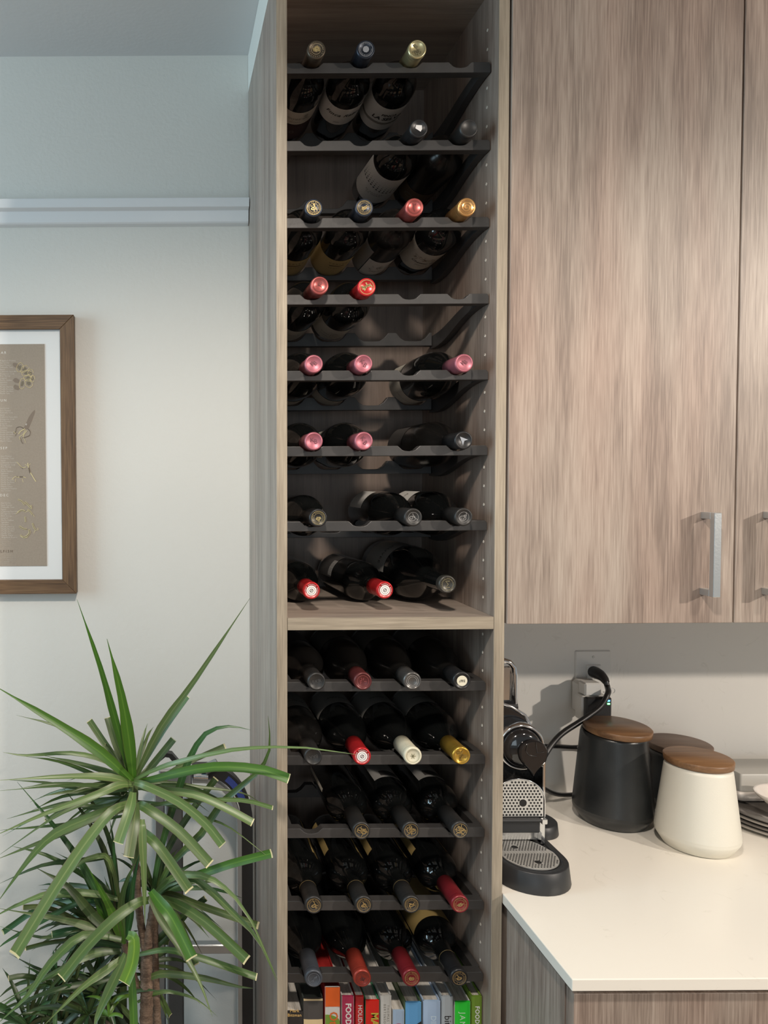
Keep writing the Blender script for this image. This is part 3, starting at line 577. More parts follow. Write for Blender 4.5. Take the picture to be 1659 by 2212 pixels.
book(954, 980, 2153, mat('book_silver_grey', (.42, .45, .47), .5), 'silver grey cookbook with lowercase dark lettering, left of the green spine', [('bite', .017, .682, INK, True)], cover=mat('book_silver_grey', (.42, .45, .47), .5))
book(982, 1018, 2165, mat('book_bright_green', (.025, .62, .04), .4), 'bright emerald green cookbook with white capitals', [('JAMIE', .0135, .688, mat('print_mint', (.65, .90, .60), .5), True, 0, -.001, 1.3)], cover=mat('book_white', (.72, .70, .66), .4))
book(1019, 1045, 2153, mat('book_olive', (.16, .27, .028), .45), 'olive green food annual with white capitals at the right end of the row', [('FOOD & WINE', .0105, .699, WHT, True, .0003, 0, 1.1)], cover=mat('book_olive', (.16, .27, .028), .45))
for o in list(bpy.data.objects):            # lettering and prints keep their place on the spine
    if o.parent and o.parent.name.split('.')[0] == 'spine':
        o.matrix_parent_inverse = Matrix()

# ---------------------------------------------------------------- wall cabinets over the counter
wc = thing('wall_cabinet', 'two-door upper kitchen cabinet in grey-brown wood laminate, hanging over the canisters', 'cabinet', (.75, .2, 1.373))
XG = .7433; DX0 = W+T+.0028; ZD = 1.3735
MB().box(W+T+.0003, 1.135, .020, YW-.002, ZD+.001, ZT).build('body', DARKGAP if False else LAM, wc)
def door(x0, x1, hx):
    d = MB().box(x0, x1, -.0025, .0175, ZD, ZT, .0008).build('door', LAM, wc)
    hz0, hz1 = 1.4215, 1.5590; ALU = mat('brushed_nickel', (.62, .64, .64), .32, .9, bump=.1, bscale=300)
    mb = MB().box(hx, hx+.0118, -.0345, -.0240, hz0, hz1, .0006).box(hx, hx+.0118, -.0242, -.0026, hz0, hz0+.0108, .0004).box(hx, hx+.0118, -.0242, -.0026, hz1-.0108, hz1, .0004)
    h = mb.build('handle', ALU); h.parent = d; h['label'] = 'brushed nickel square bar handle'; return d
door(DX0, XG-.0012, .6860); door(XG+.0012, 1.135, .7890)
wc_shade = thing('wall_cabinet', 'unseen upper cabinet added past the right end to carry on the shadow below', 'cabinet', (1.6, .2, 1.373))  # added out of view so the shadow under the upper cabinets runs on
MB().box(1.1375, 2.05, .020, YW-.002, ZD+.001, ZT).build('body', LAM, wc_shade); MB().box(1.1375, 1.592, -.0025, .0175, ZD, ZT, .0008).build('door', LAM, wc_shade); MB().box(1.5945, 2.05, -.0025, .0175, ZD, ZT, .0008).build('door', LAM, wc_shade)
MB().box(XG-.0013, XG+.0013, .010, .0195, ZD+.0005, ZT).build('shadow_gap', DARKGAP, wc); MB().box(W+T+.0004, DX0+.0002, .0045, .0195, ZD+.001, ZT).build('shadow_gap', DARKGAP, wc)

# ---------------------------------------------------------------- counter and base cabinet
CT = mat('quartz', (.84, .80, .72), .22, spec=.5)
nt = CT.node_tree; b_ = nt.nodes['Principled BSDF']; tcq = nd(nt, 'ShaderNodeTexCoord')
nn = nd(nt, 'ShaderNodeTexNoise'); nn.inputs['Scale'].default_value = 9; nn.inputs['Detail'].default_value = 8; nn.inputs['Distortion'].default_value = 1.5
nt.links.new(tcq.outputs['Object'], nn.inputs['Vector'])
rr = nd(nt, 'ShaderNodeValToRGB'); e = rr.color_ramp.elements; e[0].position = .485; e[0].color = (.84, .80, .72, 1); e[1].position = .515; e[1].color = (.84, .80, .72, 1)
k_ = e.new(.5); k_.color = (.76, .72, .64, 1)
n2_ = nd(nt, 'ShaderNodeTexNoise'); n2_.inputs['Scale'].default_value = 26; nt.links.new(tcq.outputs['Object'], n2_.inputs['Vector'])
r2_ = nd(nt, 'ShaderNodeValToRGB'); r2_.color_ramp.elements[0].position = .55; r2_.color_ramp.elements[1].position = .68; nt.links.new(n2_.outputs['Fac'], r2_.inputs['Fac'])
mxq = nd(nt, 'ShaderNodeMixRGB'); nt.links.new(r2_.outputs['Color'], mxq.inputs[0]); mxq.inputs[1].default_value = (.84, .80, .72, 1); nt.links.new(nn.outputs['Fac'], rr.inputs['Fac']); nt.links.new(rr.outputs['Color'], mxq.inputs[2]); nt.links.new(mxq.outputs[0], b_.inputs['Base Color'])
CZ = .914; CX0 = .3645; CY0 = -.2185
tag(MB().prism([(CX0, CY0), (2.6, CY0), (2.6, YW-.001), (CX0, YW-.001)], 'z', CZ-.0175, CZ).build('countertop', CT, None, .0012), 'off-white quartz countertop running right from the tall cabinet', 'countertop')
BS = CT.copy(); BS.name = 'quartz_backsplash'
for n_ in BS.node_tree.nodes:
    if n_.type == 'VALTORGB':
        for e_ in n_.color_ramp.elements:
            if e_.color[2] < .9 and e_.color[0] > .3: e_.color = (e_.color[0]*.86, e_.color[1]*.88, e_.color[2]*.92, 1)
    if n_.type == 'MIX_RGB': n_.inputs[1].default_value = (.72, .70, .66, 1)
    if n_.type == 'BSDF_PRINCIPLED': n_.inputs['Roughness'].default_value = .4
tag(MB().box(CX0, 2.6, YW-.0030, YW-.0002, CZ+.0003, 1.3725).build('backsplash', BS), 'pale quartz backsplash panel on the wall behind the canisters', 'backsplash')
bc = thing('base_cabinet', 'lower kitchen cabinet in grey-brown laminate under the white countertop', 'cabinet', (1.0, .1, 0))
MB().box(CX0+.008, CX0+.026, CY0+.034, YW-.003, .0, CZ-.0275).build('side_panel', LAM, bc)
MB().box(CX0+.0075, 2.6, CY0+.022, YW-.003, CZ-.0275, CZ-.018).build('shaded_recess', mat('shadow_brown', (.10, .085, .07), .6), bc)  # dark strip standing in for the shaded gap under the counter overhang
MB().box(CX0+.0265, 2.6, CY0+.034, YW-.003, .10, CZ-.028).build('body', LAM, bc)
MB().box(CX0+.009, 1.25, CY0+.012, CY0+.0325, .62, CZ-.0295, .0008).build('drawer', LAM, bc); MB().box(CX0+.009, 1.25, CY0+.012, CY0+.0325, .12, .617, .0008).build('door', LAM, bc)
MB().box(CX0+.03, 2.6, CY0+.08, CY0+.1, 0, .10).build('toe_kick', DARKGAP, bc)

# ---------------------------------------------------------------- outlet, plugs and cable
PLAS = mat('white_plastic', (.70, .69, .66), .35); BLKP = mat('black_plastic', (.012, .012, .013), .4)
ot = thing('wall_outlet', 'white duplex wall outlet plate above the black canister', 'outlet', (.7405, YW, 1.167))
MB().box(.7010, .7795, YW-.0065, YW-.0003, 1.1020, 1.2330, .0022).build('cover_plate', PLAS, ot)
MB().box(.7250, .7560, YW-.0095, YW-.0062, 1.1700, 1.2020, .0012).build('socket', PLAS, ot); MB().box(.7250, .7560, YW-.0095, YW-.0062, 1.1210, 1.1530, .0012).build('socket', PLAS, ot)
MB().lathe([(0, .003), (-.001, .0026)], 'y', (.7405, YW-.0064, 1.2190), 12).build('screw', mat('screw', (.5, .5, .48), .3, .8), ot)
pa = thing('plug_adapter', 'white square plug-in adapter with a wire loop in the lower socket', 'adapter', (.745, YW-.03, 1.12))
a0 = at(1252, 1474, YW-.045); a1 = at(1298, 1532, YW-.045)
MB().box(a0.x, a1.x, YW-.045, YW-.0100, a1.z-.012, a0.z, .006).build('housing', PLAS, pa)
a0 = at(1268, 1480, YW-.072); a1 = at(1300, 1504, YW-.072)
MB().box(a0.x-.004, a1.x, YW-.072, YW-.0444, a1.z, a0.z+.004, .003).build('plug_body', PLAS, pa)
q = at(1323, 1492, YW-.06)
MB().tube([(q.x-.020, YW-.06, q.z-.0030), (q.x-.0090, YW-.06, q.z-.0035)]+[(q.x+.0058*cos(a), YW-.06, q.z+.0058*sin(a)) for a in [pi+.5+q_*.5 for q_ in range(11)]], .0011, 8).build('wire_loop', PLAS, pa)
sm = thing('charger_block', 'small black charger with blue and green indicator lights behind the canister', 'charger', (.748, YW-.07, 1.08))
a0 = at(1267, 1507, YW-.086); a1 = at(1322, 1560, YW-.086)
MB().box(a0.x, a1.x, YW-.086, YW-.0740, a1.z, a0.z, .003).build('housing', BLKP, sm)
MB().box(a0.x-.003, a1.x+.001, YW-.0738, YW-.0455, a1.z-.002, a0.z-.001, .003).build('back_shell', PLAS, sm)
for py_, nm_, c_ in ((1514, 'led_blue', (.05, .35, 1, 7)), (1520.5, 'led_green', (.15, 1, .25, 5))):
    q = at(1315, py_, YW-.0865); MB().box(q.x-.0028, q.x+.0028, YW-.0868, YW-.0858, q.z-.0016, q.z+.0016, .0004).build('indicator_light', mat(nm_, c_[:3], .4, emit=c_), sm)
def bez(P, n=24):
    "Catmull-Rom curve through points"
    P = [Vector(p) for p in P]; Q = [2*P[0]-P[1]]+P+[2*P[-1]-P[-2]]; out = []
    for i in range(1, len(Q)-2):
        for k in range(n):
            t = k/n; a, b, c, d = Q[i-1:i+3]
            out.append(.5*((2*b)+(c-a)*t+(2*a-5*b+4*c-d)*t*t+(3*b-a-3*c+d)*t**3))
    out.append(P[-1]); return out
cb = thing('power_cable', 'thick black power cable plugged into the upper outlet socket', 'cable', (.742, YW-.01, 1.186))
MB().tube([(.7385, YW-.0098, 1.1870), (.7387, YW-.022, 1.1870), (.7392, YW-.034, 1.1865), (.7400, YW-.043, 1.1840), (.7408, YW-.050, 1.1800), (.7412, YW-.055, 1.1755)], [.0125, .0128, .0116, .0098, .0085, .0068], 16).build('plug', BLKP, cb)
MB().tube(bez([(.7411, YW-.0535, 1.1768), (.7412, YW-.060, 1.1660), at(1313, 1498, .320), at(1297, 1526, .309), at(1262, 1553, .298), at(1216, 1583, .28), at(1192, 1608, .265), at(1172, 1640, .25)], 10), .0056, 12).build('cord', BLKP, cb)
MB().tube(bez([at(1165, 1612, .36), at(1200, 1612, .37), at(1235, 1614, .385), at(1275, 1616, .39), at(1320, 1640, .395), at(1325, 1680, .395), at(1285, 1708, .390), at(1240, 1716, .375), at(1205, 1716, .35), at(1180, 1706, .33), at(1160, 1690, .30)], 8), .0046, 12).build('cord', BLKP, cb)

# ---------------------------------------------------------------- canisters
TEAK = wood('canister_lid_wood', (.095, .046, .019), (.205, .105, .046), (.32, .18, .085), 'x', .42, .8, 1.0, .5)
TEAK2 = wood('canister_lid_wood_grey', (.12, .075, .05), (.19, .125, .09), (.26, .18, .13), 'x', .55, .8, .8, .5)
def ribs(P0, P1, n=46, amp=.0006):
    out = []
    for i in range(n*2+1):
        t = i/(n*2); out.append((P0[0]+(P1[0]-P0[0])*t, P0[1]+(P1[1]-P0[1])*t+(amp if i % 2 else 0)))
    return out
def canister(cx, cy, h, rt, rw, rb, m, lidm, label, lidr, tilt=(0, 0), zw=.026):
    t = thing('canister', label, 'canister', (cx, cy, CZ), 'lidded ceramic canisters on the counter')
    P = [(.0004, rb-.004), (.002, rb), (zw-.004, rw-.0008), (zw, rw)]+ribs((zw+.004, rw-.0003), (h-.006, rt))+[(h, rt-.0012), (h, rt-.006), (h-.01, rt-.008), (h-.01, .0001)]
    MB().lathe(P, 'z', (cx, cy, CZ), 64, caps=False).build('jar', m, t)
    l = MB().lathe([(h+.0004, .0001), (h+.0004, lidr-.003), (h+.002, lidr), (h+.0125, lidr+.0008), (h+.0140, lidr-.001), (h+.0143, .0001)], 'z', (0, 0, 0), 64, caps=False).build('lid', lidm, None)
    l.parent = t; l.rotation_euler = (tilt[0], tilt[1], 0); l['label'] = 'round wooden lid'
    return t
CBLK = mat('ceramic_black', (.020, .022, .023), .30, bump=.3, bscale=500, var=.25, vscale=20, bdist=.0004); CWHT = mat('ceramic_white', (.74, .71, .62), .42, bump=.3, bscale=500, bdist=.0004)
canister(.7095, .273, .184, .0600, .0735, .0600, CBLK, TEAK, 'tall matte black ribbed canister with a slightly tipped wooden lid', .0615, (.03, .02))
canister(.8850, .334, .124, .0590, .0720, .0600, CBLK, TEAK2, 'black canister mostly hidden behind the white one, dull wooden lid', .0600)
canister(.8070, .165, .158, .0545, .0695, .0560, CWHT, TEAK, 'creamy white ribbed canister with wooden lid at the front', .0560)

# ---------------------------------------------------------------- plates, tray, butter box and dish at the right
STEEL = mat('dark_glazed_plate', (.16, .145, .13), .16, spec=.7, coat=.6)
zc = CZ
for i in range(4):
    R = .125-.004*i; zz = CZ+.0003+i*.0058
    P = [(.0, .0001), (0, R*.55), (.0032, R*.62), (.0065, R-.002), (.0080, R), (.0088, R-.002), (.0060, R*.66), (.0035, R*.55), (.0035, .0001)]
    tag(MB().lathe(P, 'z', (1.055+.002*i, .265+.001*i, zz), 72, caps=False).build('plate', STEEL if i % 2 else mat('pale_rim_plate', (.36, .33, .29), .2, spec=.7, coat=.5)), ('bottom plate of the stack, resting on the counter', 'second plate from the bottom of the stack', 'third plate from the bottom of the stack', 'topmost plate of the stack, under the metal tray')[i], 'plate', 'stacked plates right of the white canister')
TZ = CZ+.0303; x0 = .985
tr = thing('metal_tray', 'shallow brushed metal tray with rounded corner on top of the plates', 'tray', (1.08, .30, TZ))
def rrect(xa, xb, ya, yb, r, n=6):
    P = []
    for cx, cy, a in ((xb-r, yb-r, 0), (xa+r, yb-r, pi/2), (xa+r, ya+r, pi), (xb-r, ya+r, 1.5*pi)):
        for k in range(n+1): P.append((cx+r*cos(a+k*pi/2/n), cy+r*sin(a+k*pi/2/n)))
    return P
def loft(loops, closed_ends=(True, True)):
    mb = MB(); n = len(loops[0]); V = [p for L_ in loops for p in L_]
    mb.add(V, [(i*n+k, i*n+(k+1) % n, (i+1)*n+(k+1) % n, (i+1)*n+k) for i in range(len(loops)-1) for k in range(n)], True)
    if closed_ends[0]: mb.add(loops[0], [tuple(range(n))])
    if closed_ends[1]: mb.add(loops[-1], [tuple(range(n))])
    return mb
def rr3(xa, xb, ya, yb, r, z): return [(p[0], p[1], z) for p in rrect(xa, xb, ya, yb, r)]
xa, xb, ya, yb = .977, 1.20, .285, .385
loft([rr3(xa+.004, xb-.004, ya+.004, yb-.004, .012, TZ), rr3(xa, xb, ya, yb, .014, TZ+.002), rr3(xa, xb, ya, yb, .014, TZ+.0205), rr3(xa+.0015, xb-.0015, ya+.0015, yb-.0015, .0125, TZ+.0205), rr3(xa+.0015, xb-.0015, ya+.0015, yb-.0015, .0125, TZ+.003)]).build('tray_body', mat('brushed_tray', (.60, .56, .52), .5, .5), tr)
bx = thing('storage_box', 'smooth light grey box with soft edges sitting in the metal tray', 'box', (1.08, .33, TZ+.004))
loft([rr3(.984, 1.19, .290, .378, .004, TZ+.0036), rr3(.984, 1.19, .290, .378, .004, TZ+.052), rr3(.986, 1.188, .292, .376, .004, TZ+.0555)]).build('box_body', mat('box_grey', (.40, .39, .36), .45), bx)
ds = thing('ceramic_dish', 'glossy white ceramic dish with a pouring lip at the right edge of the photo', 'dish', (1.06, .20, CZ))
dc = at(1714, 1715, .20)
MB().lathe([(0, .0001), (0, .022), (.004, .024), (.020, .036), (.034, .050), (.040, .0545), (.0425, .054), (.040, .050), (.022, .034), (.008, .020), (.007, .0001)], 'z', (dc.x, .205, .9520), 48, sx=1.15, caps=False).build('bowl', mat('dish_white', (.72, .67, .62), .12, coat=.7), ds)
MB().lathe([(0, .024), (.002, .026), (.004, .020), (.006, .013), (.011, .011), (.0164, .019)], 'z', (dc.x, .205, .9356), 32).build('foot', mat('dish_white', (.72, .67, .62), .12, coat=.7), ds)

# ---------------------------------------------------------------- espresso machine
CHR = mat('chrome', (.78, .79, .80), .08, 1.0); GBK = mat('gloss_black', (.010, .010, .011), .10, coat=.5); MBK = mat('matte_black_plastic', (.020, .021, .023), .42)
PERF = mat('perforated_steel', (.66, .65, .62), .42, .65); HOLE = mat('hole_black', (.006, .006, .006), .7)
em_ = thing('espresso_machine', 'chrome and black capsule espresso machine beside the tall cabinet', 'coffee machine', (.437, .15, CZ))
mx = .4360
def stadium(r, y0, y1, z, n=18, cx=mx):
    P = [(cx+r*cos(a), y0+r*sin(a)*1.0, z) for a in [pi+pi*k/n for k in range(n+1)]]
    P += [(cx+r*cos(a), y1+r*.8*sin(a), z) for a in [pi*k/n for k in range(n+1)]]
    return P
loft([stadium(.0650, .056, .30, CZ+.0004), stadium(.0655, .056, .30, CZ+.003), stadium(.0615, .056, .30, CZ+.0345), stadium(.0600, .056, .30, CZ+.0360), stadium(.0500, .056, .29, CZ+.0360), stadium(.0495, .056, .29, CZ+.0335)]).build('base', MBK, em_)
def halfdisc(cx, cy, r, z, dy, n=20): return [(cx+r*cos(a), cy+r*sin(a), z) for a in [pi+pi*k/n for k in range(n+1)]]
def grille(name, outline, holes, normal, big, parent):
    "steel plate with dark round holes 0.3 mm proud, joined as one part"
    n = len(outline); nv = Vector(normal)
    V = [Vector(p) for p in outline]; mb = MB().add([v for v in V]+[v-nv*.0018 for v in V], [tuple(range(n)), tuple(range(2*n-1, n-1, -1))]+[(i, (i+1) % n, n+(i+1) % n, n+i) for i in range(n)])
    o = mb.build(name, PERF, parent); hb = MB()
    u = Vector((1, 0, 0)); v = nv.cross(u)
    for c, r in holes+big:
        c = Vector(c)+nv*.0003; k = 8 if r < .004 else 20
        hb.add([c+u*r*cos(2*pi*q/k)+v*r*sin(2*pi*q/k) for q in range(k)], [tuple(range(k))])
    h = hb.build('perforations', HOLE); h.parent = o; h['kind'] = 'stuff'; h.matrix_parent_inverse = Matrix()
    return o
PARTS_FIX = []
def inside(p, poly):
    c = False; j = len(poly)-1
    for i in range(len(poly)):
        if (poly[i][1] > p[1]) != (poly[j][1] > p[1]) and p[0] < (poly[j][0]-poly[i][0])*(p[1]-poly[i][1])/(poly[j][1]-poly[i][1])+poly[i][0]: c = not c
        j = i
    return c
def hexes(poly, pitch, r, shrink=.0028, avoid=None):
    xs = [p[0] for p in poly]; ys = [p[1] for p in poly]; out = []; row = 0; y = min(ys)+pitch*.5
    while y < max(ys):
        x = min(xs)+(pitch/2 if row % 2 else 0)
        while x < max(xs):
            if all(inside((x+dx, y+dy), poly) for dx, dy in ((shrink, 0), (-shrink, 0), (0, shrink), (0, -shrink))) and not (avoid and math.hypot(x-avoid[0], y-avoid[1]) < avoid[2]): out.append(((x, y), r))
            x += pitch
        y += pitch*.866; row += 1
    return out
zt_ = CZ+.0366
o1 = [(mx+.048*cos(a), .060+.050*sin(a)) for a in [pi+pi*k/20 for k in range(21)]]+[(mx+.048, .068), (mx-.048, .068)]
grille('drip_grille', [(p[0], p[1], zt_) for p in o1], [((p[0], p[1], zt_), r) for p, r in hexes(o1, .0052, .0016, avoid=(mx+.004, .034, .0075))], (0, 0, 1), [((mx+.004, .034, zt_), .0058)], em_)
o2 = [(mx-.048, .0695), (mx+.048, .0695), (mx+.036, .100), (mx+.015, .125), (mx-.02, .130), (mx-.045, .115)]
grille('drip_grille', [(p[0], p[1], zt_) for p in o2], [((p[0], p[1], zt_), r) for p, r in hexes(o2, .0052, .0016, avoid=(mx-.012, .088, .0075))], (0, 0, 1), [((mx-.012, .088, zt_), .0058)], em_)
# raised cup support, arched
yc = .100
o3 = [(mx-.047, 1.001), (mx+.047, 1.001)]+[(mx+.047*cos(a), 1.030+.040*sin(a)) for a in [pi*k/20 for k in range(21)]]
g = grille('cup_support', [(p[0], yc, p[1]) for p in o3], [((p[0], yc, p[1]), r) for p, r in hexes(o3, .0063, .0020, avoid=(mx+.008, 1.026, .0085))], (0, -1, 0), [((mx+.008, yc, 1.026), .0068)], em_)
MB().tube([(mx-.047, yc-.0005, 1.001)]+[(mx+.0475*cos(a), yc-.0005, 1.030+.0405*sin(a)) for a in [pi-pi*k/24 for k in range(25)]]+[(mx+.0475, yc-.0005, 1.001)], .0012, 8).build('support_rim', CHR, em_)
MB().box(mx-.050, mx+.0385, yc-.004, .16, .972, .9995, .002).build('support_hinge', MBK, em_)
MB().tube([(mx-.05, yc-.006, .9965), (mx+.038, yc-.006, .9965)], .0035, 12).build('hinge_bar', MBK, em_)
for q0, q1 in ((mx+.0385, mx+.0490), (mx-.052, mx-.044)): MB().box(q0, q1, yc-.009, yc+.010, .990, .9995, .001).build('hinge_clip', CHR, em_)
MB().box(mx-.052, mx+.0425, .1125, .165, CZ+.0385, .9712).build('lower_front', mat('satin_steel', (.74, .74, .73), .22, .9), em_)
MB().prism([(mx+.0485, .9990), (mx+.0480, .945), (mx+.0470, CZ+.0365), (mx+.0410, CZ+.0365), (mx+.0430, .970), (mx+.0385, .976), (mx+.0385, .9990)], 'y', .100, .112).build('front_leg', CHR, em_)
MB().box(mx-.054, mx+.0440, .138, .30, .9990, 1.085, .004).build('body', MBK, em_)
o4 = [(mx-.048, 1.030), (mx+.040, 1.030), (mx+.040, 1.092), (mx-.048, 1.092)]
pf = MB().box(mx-.052, mx+.0440, .134, .139, 1.002, 1.095, .001).build('front_panel', mat('panel_black', (.03, .03, .03), .35, .5), em_)
hb = MB()
for p, r in hexes([(mx-.05, 1.03), (mx+.041, 1.03), (mx+.041, 1.093), (mx-.05, 1.093)], .0063, .0021): hb.add([(p[0]+r*cos(2*pi*q/8), .1337, p[1]+r*sin(2*pi*q/8)) for q in range(8)], [tuple(range(8))])
h = hb.build('perforations', HOLE); h.parent = pf; h['kind'] = 'stuff'
MB().box(mx+.0442, mx+.0490, .100, .30, 1.000, 1.12, .001).build('side_trim', CHR, em_)
# head: horizontal barrel with chrome ring and black nose
HC = (mx+.0150, 0, 1.1200)
MB().lathe([(.300, .0430), (.150, .0440), (.135, .0440)], 'y', HC, 48).build('head', CHR, em_)
MB().lathe([(.136, .0448), (.127, .0445), (.122, .0425), (.1205, .0405), (.122, .0375), (.130, .0365)], 'y', HC, 56, caps=False).build('head_ring', CHR, em_)
MB().lathe([(.130, .0366), (.120, .0355), (.113, .0325), (.108, .0260), (.1065, .0001)], 'y', HC, 48, caps=False).build('brew_head', GBK, em_)
# tear-drop outlet
tear = []
for k in range(33):
    a = 2*pi*k/32; x, z = sin(a), cos(a)
    if z < -.05: f = (-z-.05)/.95; tear.append((x*(1-f*.15)*.0300, -.0005+z*.0500*(.75+.25*f)))
    else: tear.append((x*.0300, z*.0270))
tear = [(p[0]*(1.0 if p[1] > -.02 else max(.12, 1-((-p[1]-.02)/.034)**1.1)), p[1]) for p in tear[:-1]]
tx, tz = mx+.0260, 1.1190
loft([[(tx+p[0]*s, y, tz+p[1]*s-.001) for p in tear] for y, s in ((.112, .84), (.103, .88), (.0985, .86), (.0965, .78))]).build('coffee_outlet', GBK, em_)
MB().tube([(tx-.012, .0960, tz+.018), (tx-.016, .0960, tz+.004), (tx-.010, .0960, tz-.004), (tx+.004, .0960, tz-.006)], .0006, 6).tube([(tx+.002, .0960, tz+.020), (tx+.005, .0960, tz), (tx+.018, .0960, tz+.002)], .0006, 6).build('outlet_ridges', GBK, em_)
# top cover sloping and the raised lever loop
MB().prism([(mx-.05, 1.150), (mx+.0450, 1.150), (mx+.0340, 1.1700), (mx+.008, 1.1860), (mx-.012, 1.192), (mx-.05, 1.192)], 'y', .150, .29).build('top_cover', GBK, em_, .003)
MB().tube([(mx+.0455, .152, 1.150), (mx+.034, .150, 1.1710), (mx+.008, .150, 1.1875), (mx-.012, .150, 1.194), (mx-.05, .150, 1.194)], .0028, 10).build('top_trim', CHR, em_)
lx = mx+.014
MB().tube([(lx+.0225, .20, 1.170), (lx+.0225, .20, 1.235), (lx+.0200, .20, 1.250), (lx+.012, .20, 1.2595), (lx, .20, 1.2630), (lx-.012, .20, 1.2595), (lx-.0200, .20, 1.250), (lx-.0225, .20, 1.235), (lx-.0225, .20, 1.170)], .0055, 14, flat=1.5).build('lever', CHR, em_)
MB().box(lx-.018, lx+.018, .203, .208, 1.172, 1.250, .002).build('lever_plate', CHR, em_)
MB().tube([(lx-.012, .197, 1.180), (lx-.012, .197, 1.232), (lx-.006, .197, 1.240)], .0042, 10).build('lever_pin', CHR, em_)
MB().lathe([(-.026, .010), (.026, .010)], 'x', (lx, .20, 1.1730), 20).build('lever_hinge', MBK, em_)
wt = MB().lathe([(.0005, .042), (.002, .0425), (.022, .0400), (.0235, .038)], 'z', (mx+.0930, .228, CZ), 40).lathe([(.0230, .0230), (.033, .0220), (.0340, .020)], 'z', (mx+.072, .232, CZ), 28).build('tank_base', MBK, em_)

# ---------------------------------------------------------------- framed print on the left wall
FR = wood('walnut_frame', (.070, .036, .015), (.135, .074, .034), (.185, .108, .052), 'z', .5, 1.0, .2, 1.7); FRX = wood('walnut_frame_level', (.070, .036, .015), (.135, .074, .034), (.185, .108, .052), 'x', .5, 1.0, .2, 1.7)
pf = thing('framed_print', 'walnut framed seasonal seafood chart with gold drawings on kraft paper', 'picture', (-.62, YW, 1.67))
XL, XR, Z0, Z1, fw = -.86, -.3975, 1.3690, 1.9720, .0305; yf = YW-.026
def mitre(a, b, c, d): return [a, b, c, d]
MB().prism([(XR-fw, Z0+fw), (XR, Z0), (XR, Z1), (XR-fw, Z1-fw)], 'y', yf, YW-.0006).build('frame_rail', FR, pf, .0012); MB().prism([(XL+fw, Z0+fw), (XL, Z0), (XL, Z1), (XL+fw, Z1-fw)], 'y', yf, YW-.0006).build('frame_rail', FR, pf, .0012)
MB().prism([(XL+fw, Z1-fw), (XL, Z1), (XR, Z1), (XR-fw, Z1-fw)], 'y', yf, YW-.0006).build('frame_rail', FRX, pf, .0012); MB().prism([(XL+fw, Z0+fw), (XL, Z0), (XR, Z0), (XR-fw, Z0+fw)], 'y', yf, YW-.0006).build('frame_rail', FRX, pf, .0012)
MB().box(XL+fw-.001, XR-fw+.001, YW-.0160, YW-.0030, Z0+fw-.001, Z1-fw+.001).build('mat_board', mat('mat_white', (.74, .74, .73), .55), pf)
kx0, kx1, kz0, kz1 = XL+.063, -.4625, 1.4290, 1.9110
kr = MB().box(kx0, kx1, YW-.0172, YW-.0160, kz0, kz1).build('print_sheet', mat('kraft_print', (.31, .255, .20), .7, bump=.2, bscale=400, var=.05, vscale=300), pf)
yp = YW-.0176; WT = mat('print_white_ink', (.72, .69, .64), .6); GINK = mat('gold_foil_ink', (.72, .58, .30), .3, .7); DINK = mat('dark_brown_ink', (.13, .095, .065), .6); TI = mat('print_faint_ink', (.44, .375, .31), .6)
SC = 1.655/F
def pp(px, py): q = at(px, py, yp); return (q.x, q.z)
def pt(s, px, py, size, m, left=False, spacing=1.0, name='lettering', shear=0, right=False):
    V, Fs = text_geo(s, size, shear, spacing, 0.0, 'LEFT' if left else 'CENTER'); x, z = pp(px, py); off = -min(v.x for v in V) if left else (-max(v.x for v in V) if right else 0)
    return MB().add([(x+v.x+off, yp, z+v.y) for v in V], Fs).build(name, m, None)
def kid(o): o.parent = kr; o.matrix_parent_inverse = Matrix(); return o
for s, px, py in (('MAR', 13.5, 762), ('JUN', 13.5, 865), ('SEP', 15.5, 968), ('DEC', 18.0, 1070)): kid(pt(s, px, py, .0075, WT, right=True, spacing=1.5))
names = ['California Swordfish', 'Dungeness Crab', 'Pink Shrimp', 'Lingcod', 'Pacific Halibut', 'Sablefish', 'Oysters', 'Pacific Herring', 'Pacific Rockfish', 'Pacific Sardines', 'Pacific Sole', 'Manila Clams', 'Ridgeback Prawns', 'Sea Urchin', 'Spot Prawns', 'Yellowfin Tuna', 'Squid']
for px, py, c in ((-2, 777, 16), (-2, 880, 16), (0, 983, 17), (1, 1084, 17)):
    kid(pt('\n'.join(names[(i+py) % len(names)] for i in range(c)), px+2, py+c*2.35, .0047, mat('print_soft_ink', (.55, .49, .42), .6), left=True))
kid(pt('SHELLFISH', 27, 1191, .0080, DINK, right=True, spacing=1.5)); kid(pt('\n'.join(['sustainable seafood']*5), 4, 1213, .004, TI, left=True)); kid(pt('\n'.join(['market guide']*4), 4, 1172, .004, TI, left=True))
NS = [0]
def stroke(P, w_, m, name='drawing', closed=False, fill=False):
    if closed or fill: P = list(P)+[P[0], P[1]]
    B = bez([(p[0], p[1], 0) for p in P], 4); NS[0] += 1
    if closed or fill: B = B[4:-4] if not fill else B[4:-5]
    Q = [pp(p[0], p[1]) for p in B]; closed = False
    if fill: o = MB().add([(q[0], yp+.0002, q[1]) for q in Q], [tuple(range(len(Q)))]).build(name, m)
    else: V, Fs = ribbon(Q, w_, closed); o = MB().add([(v[0], yp-.0003-.000004*NS[0], v[1]) for v in V], Fs).build(name, m)
    return kid(o)
def wob(cx, cy, a, b, rot=0, seed=0, n=14, j=.12):
    r_ = random.Random(seed); out = []
    for k in range(n):
        t = 2*pi*k/n; q = 1+r_.uniform(-j, j); x, y = a*cos(t)*q, b*sin(t)*q; out.append((cx+x*cos(rot)-y*sin(rot), cy+x*sin(rot)+y*cos(rot)))
    return out
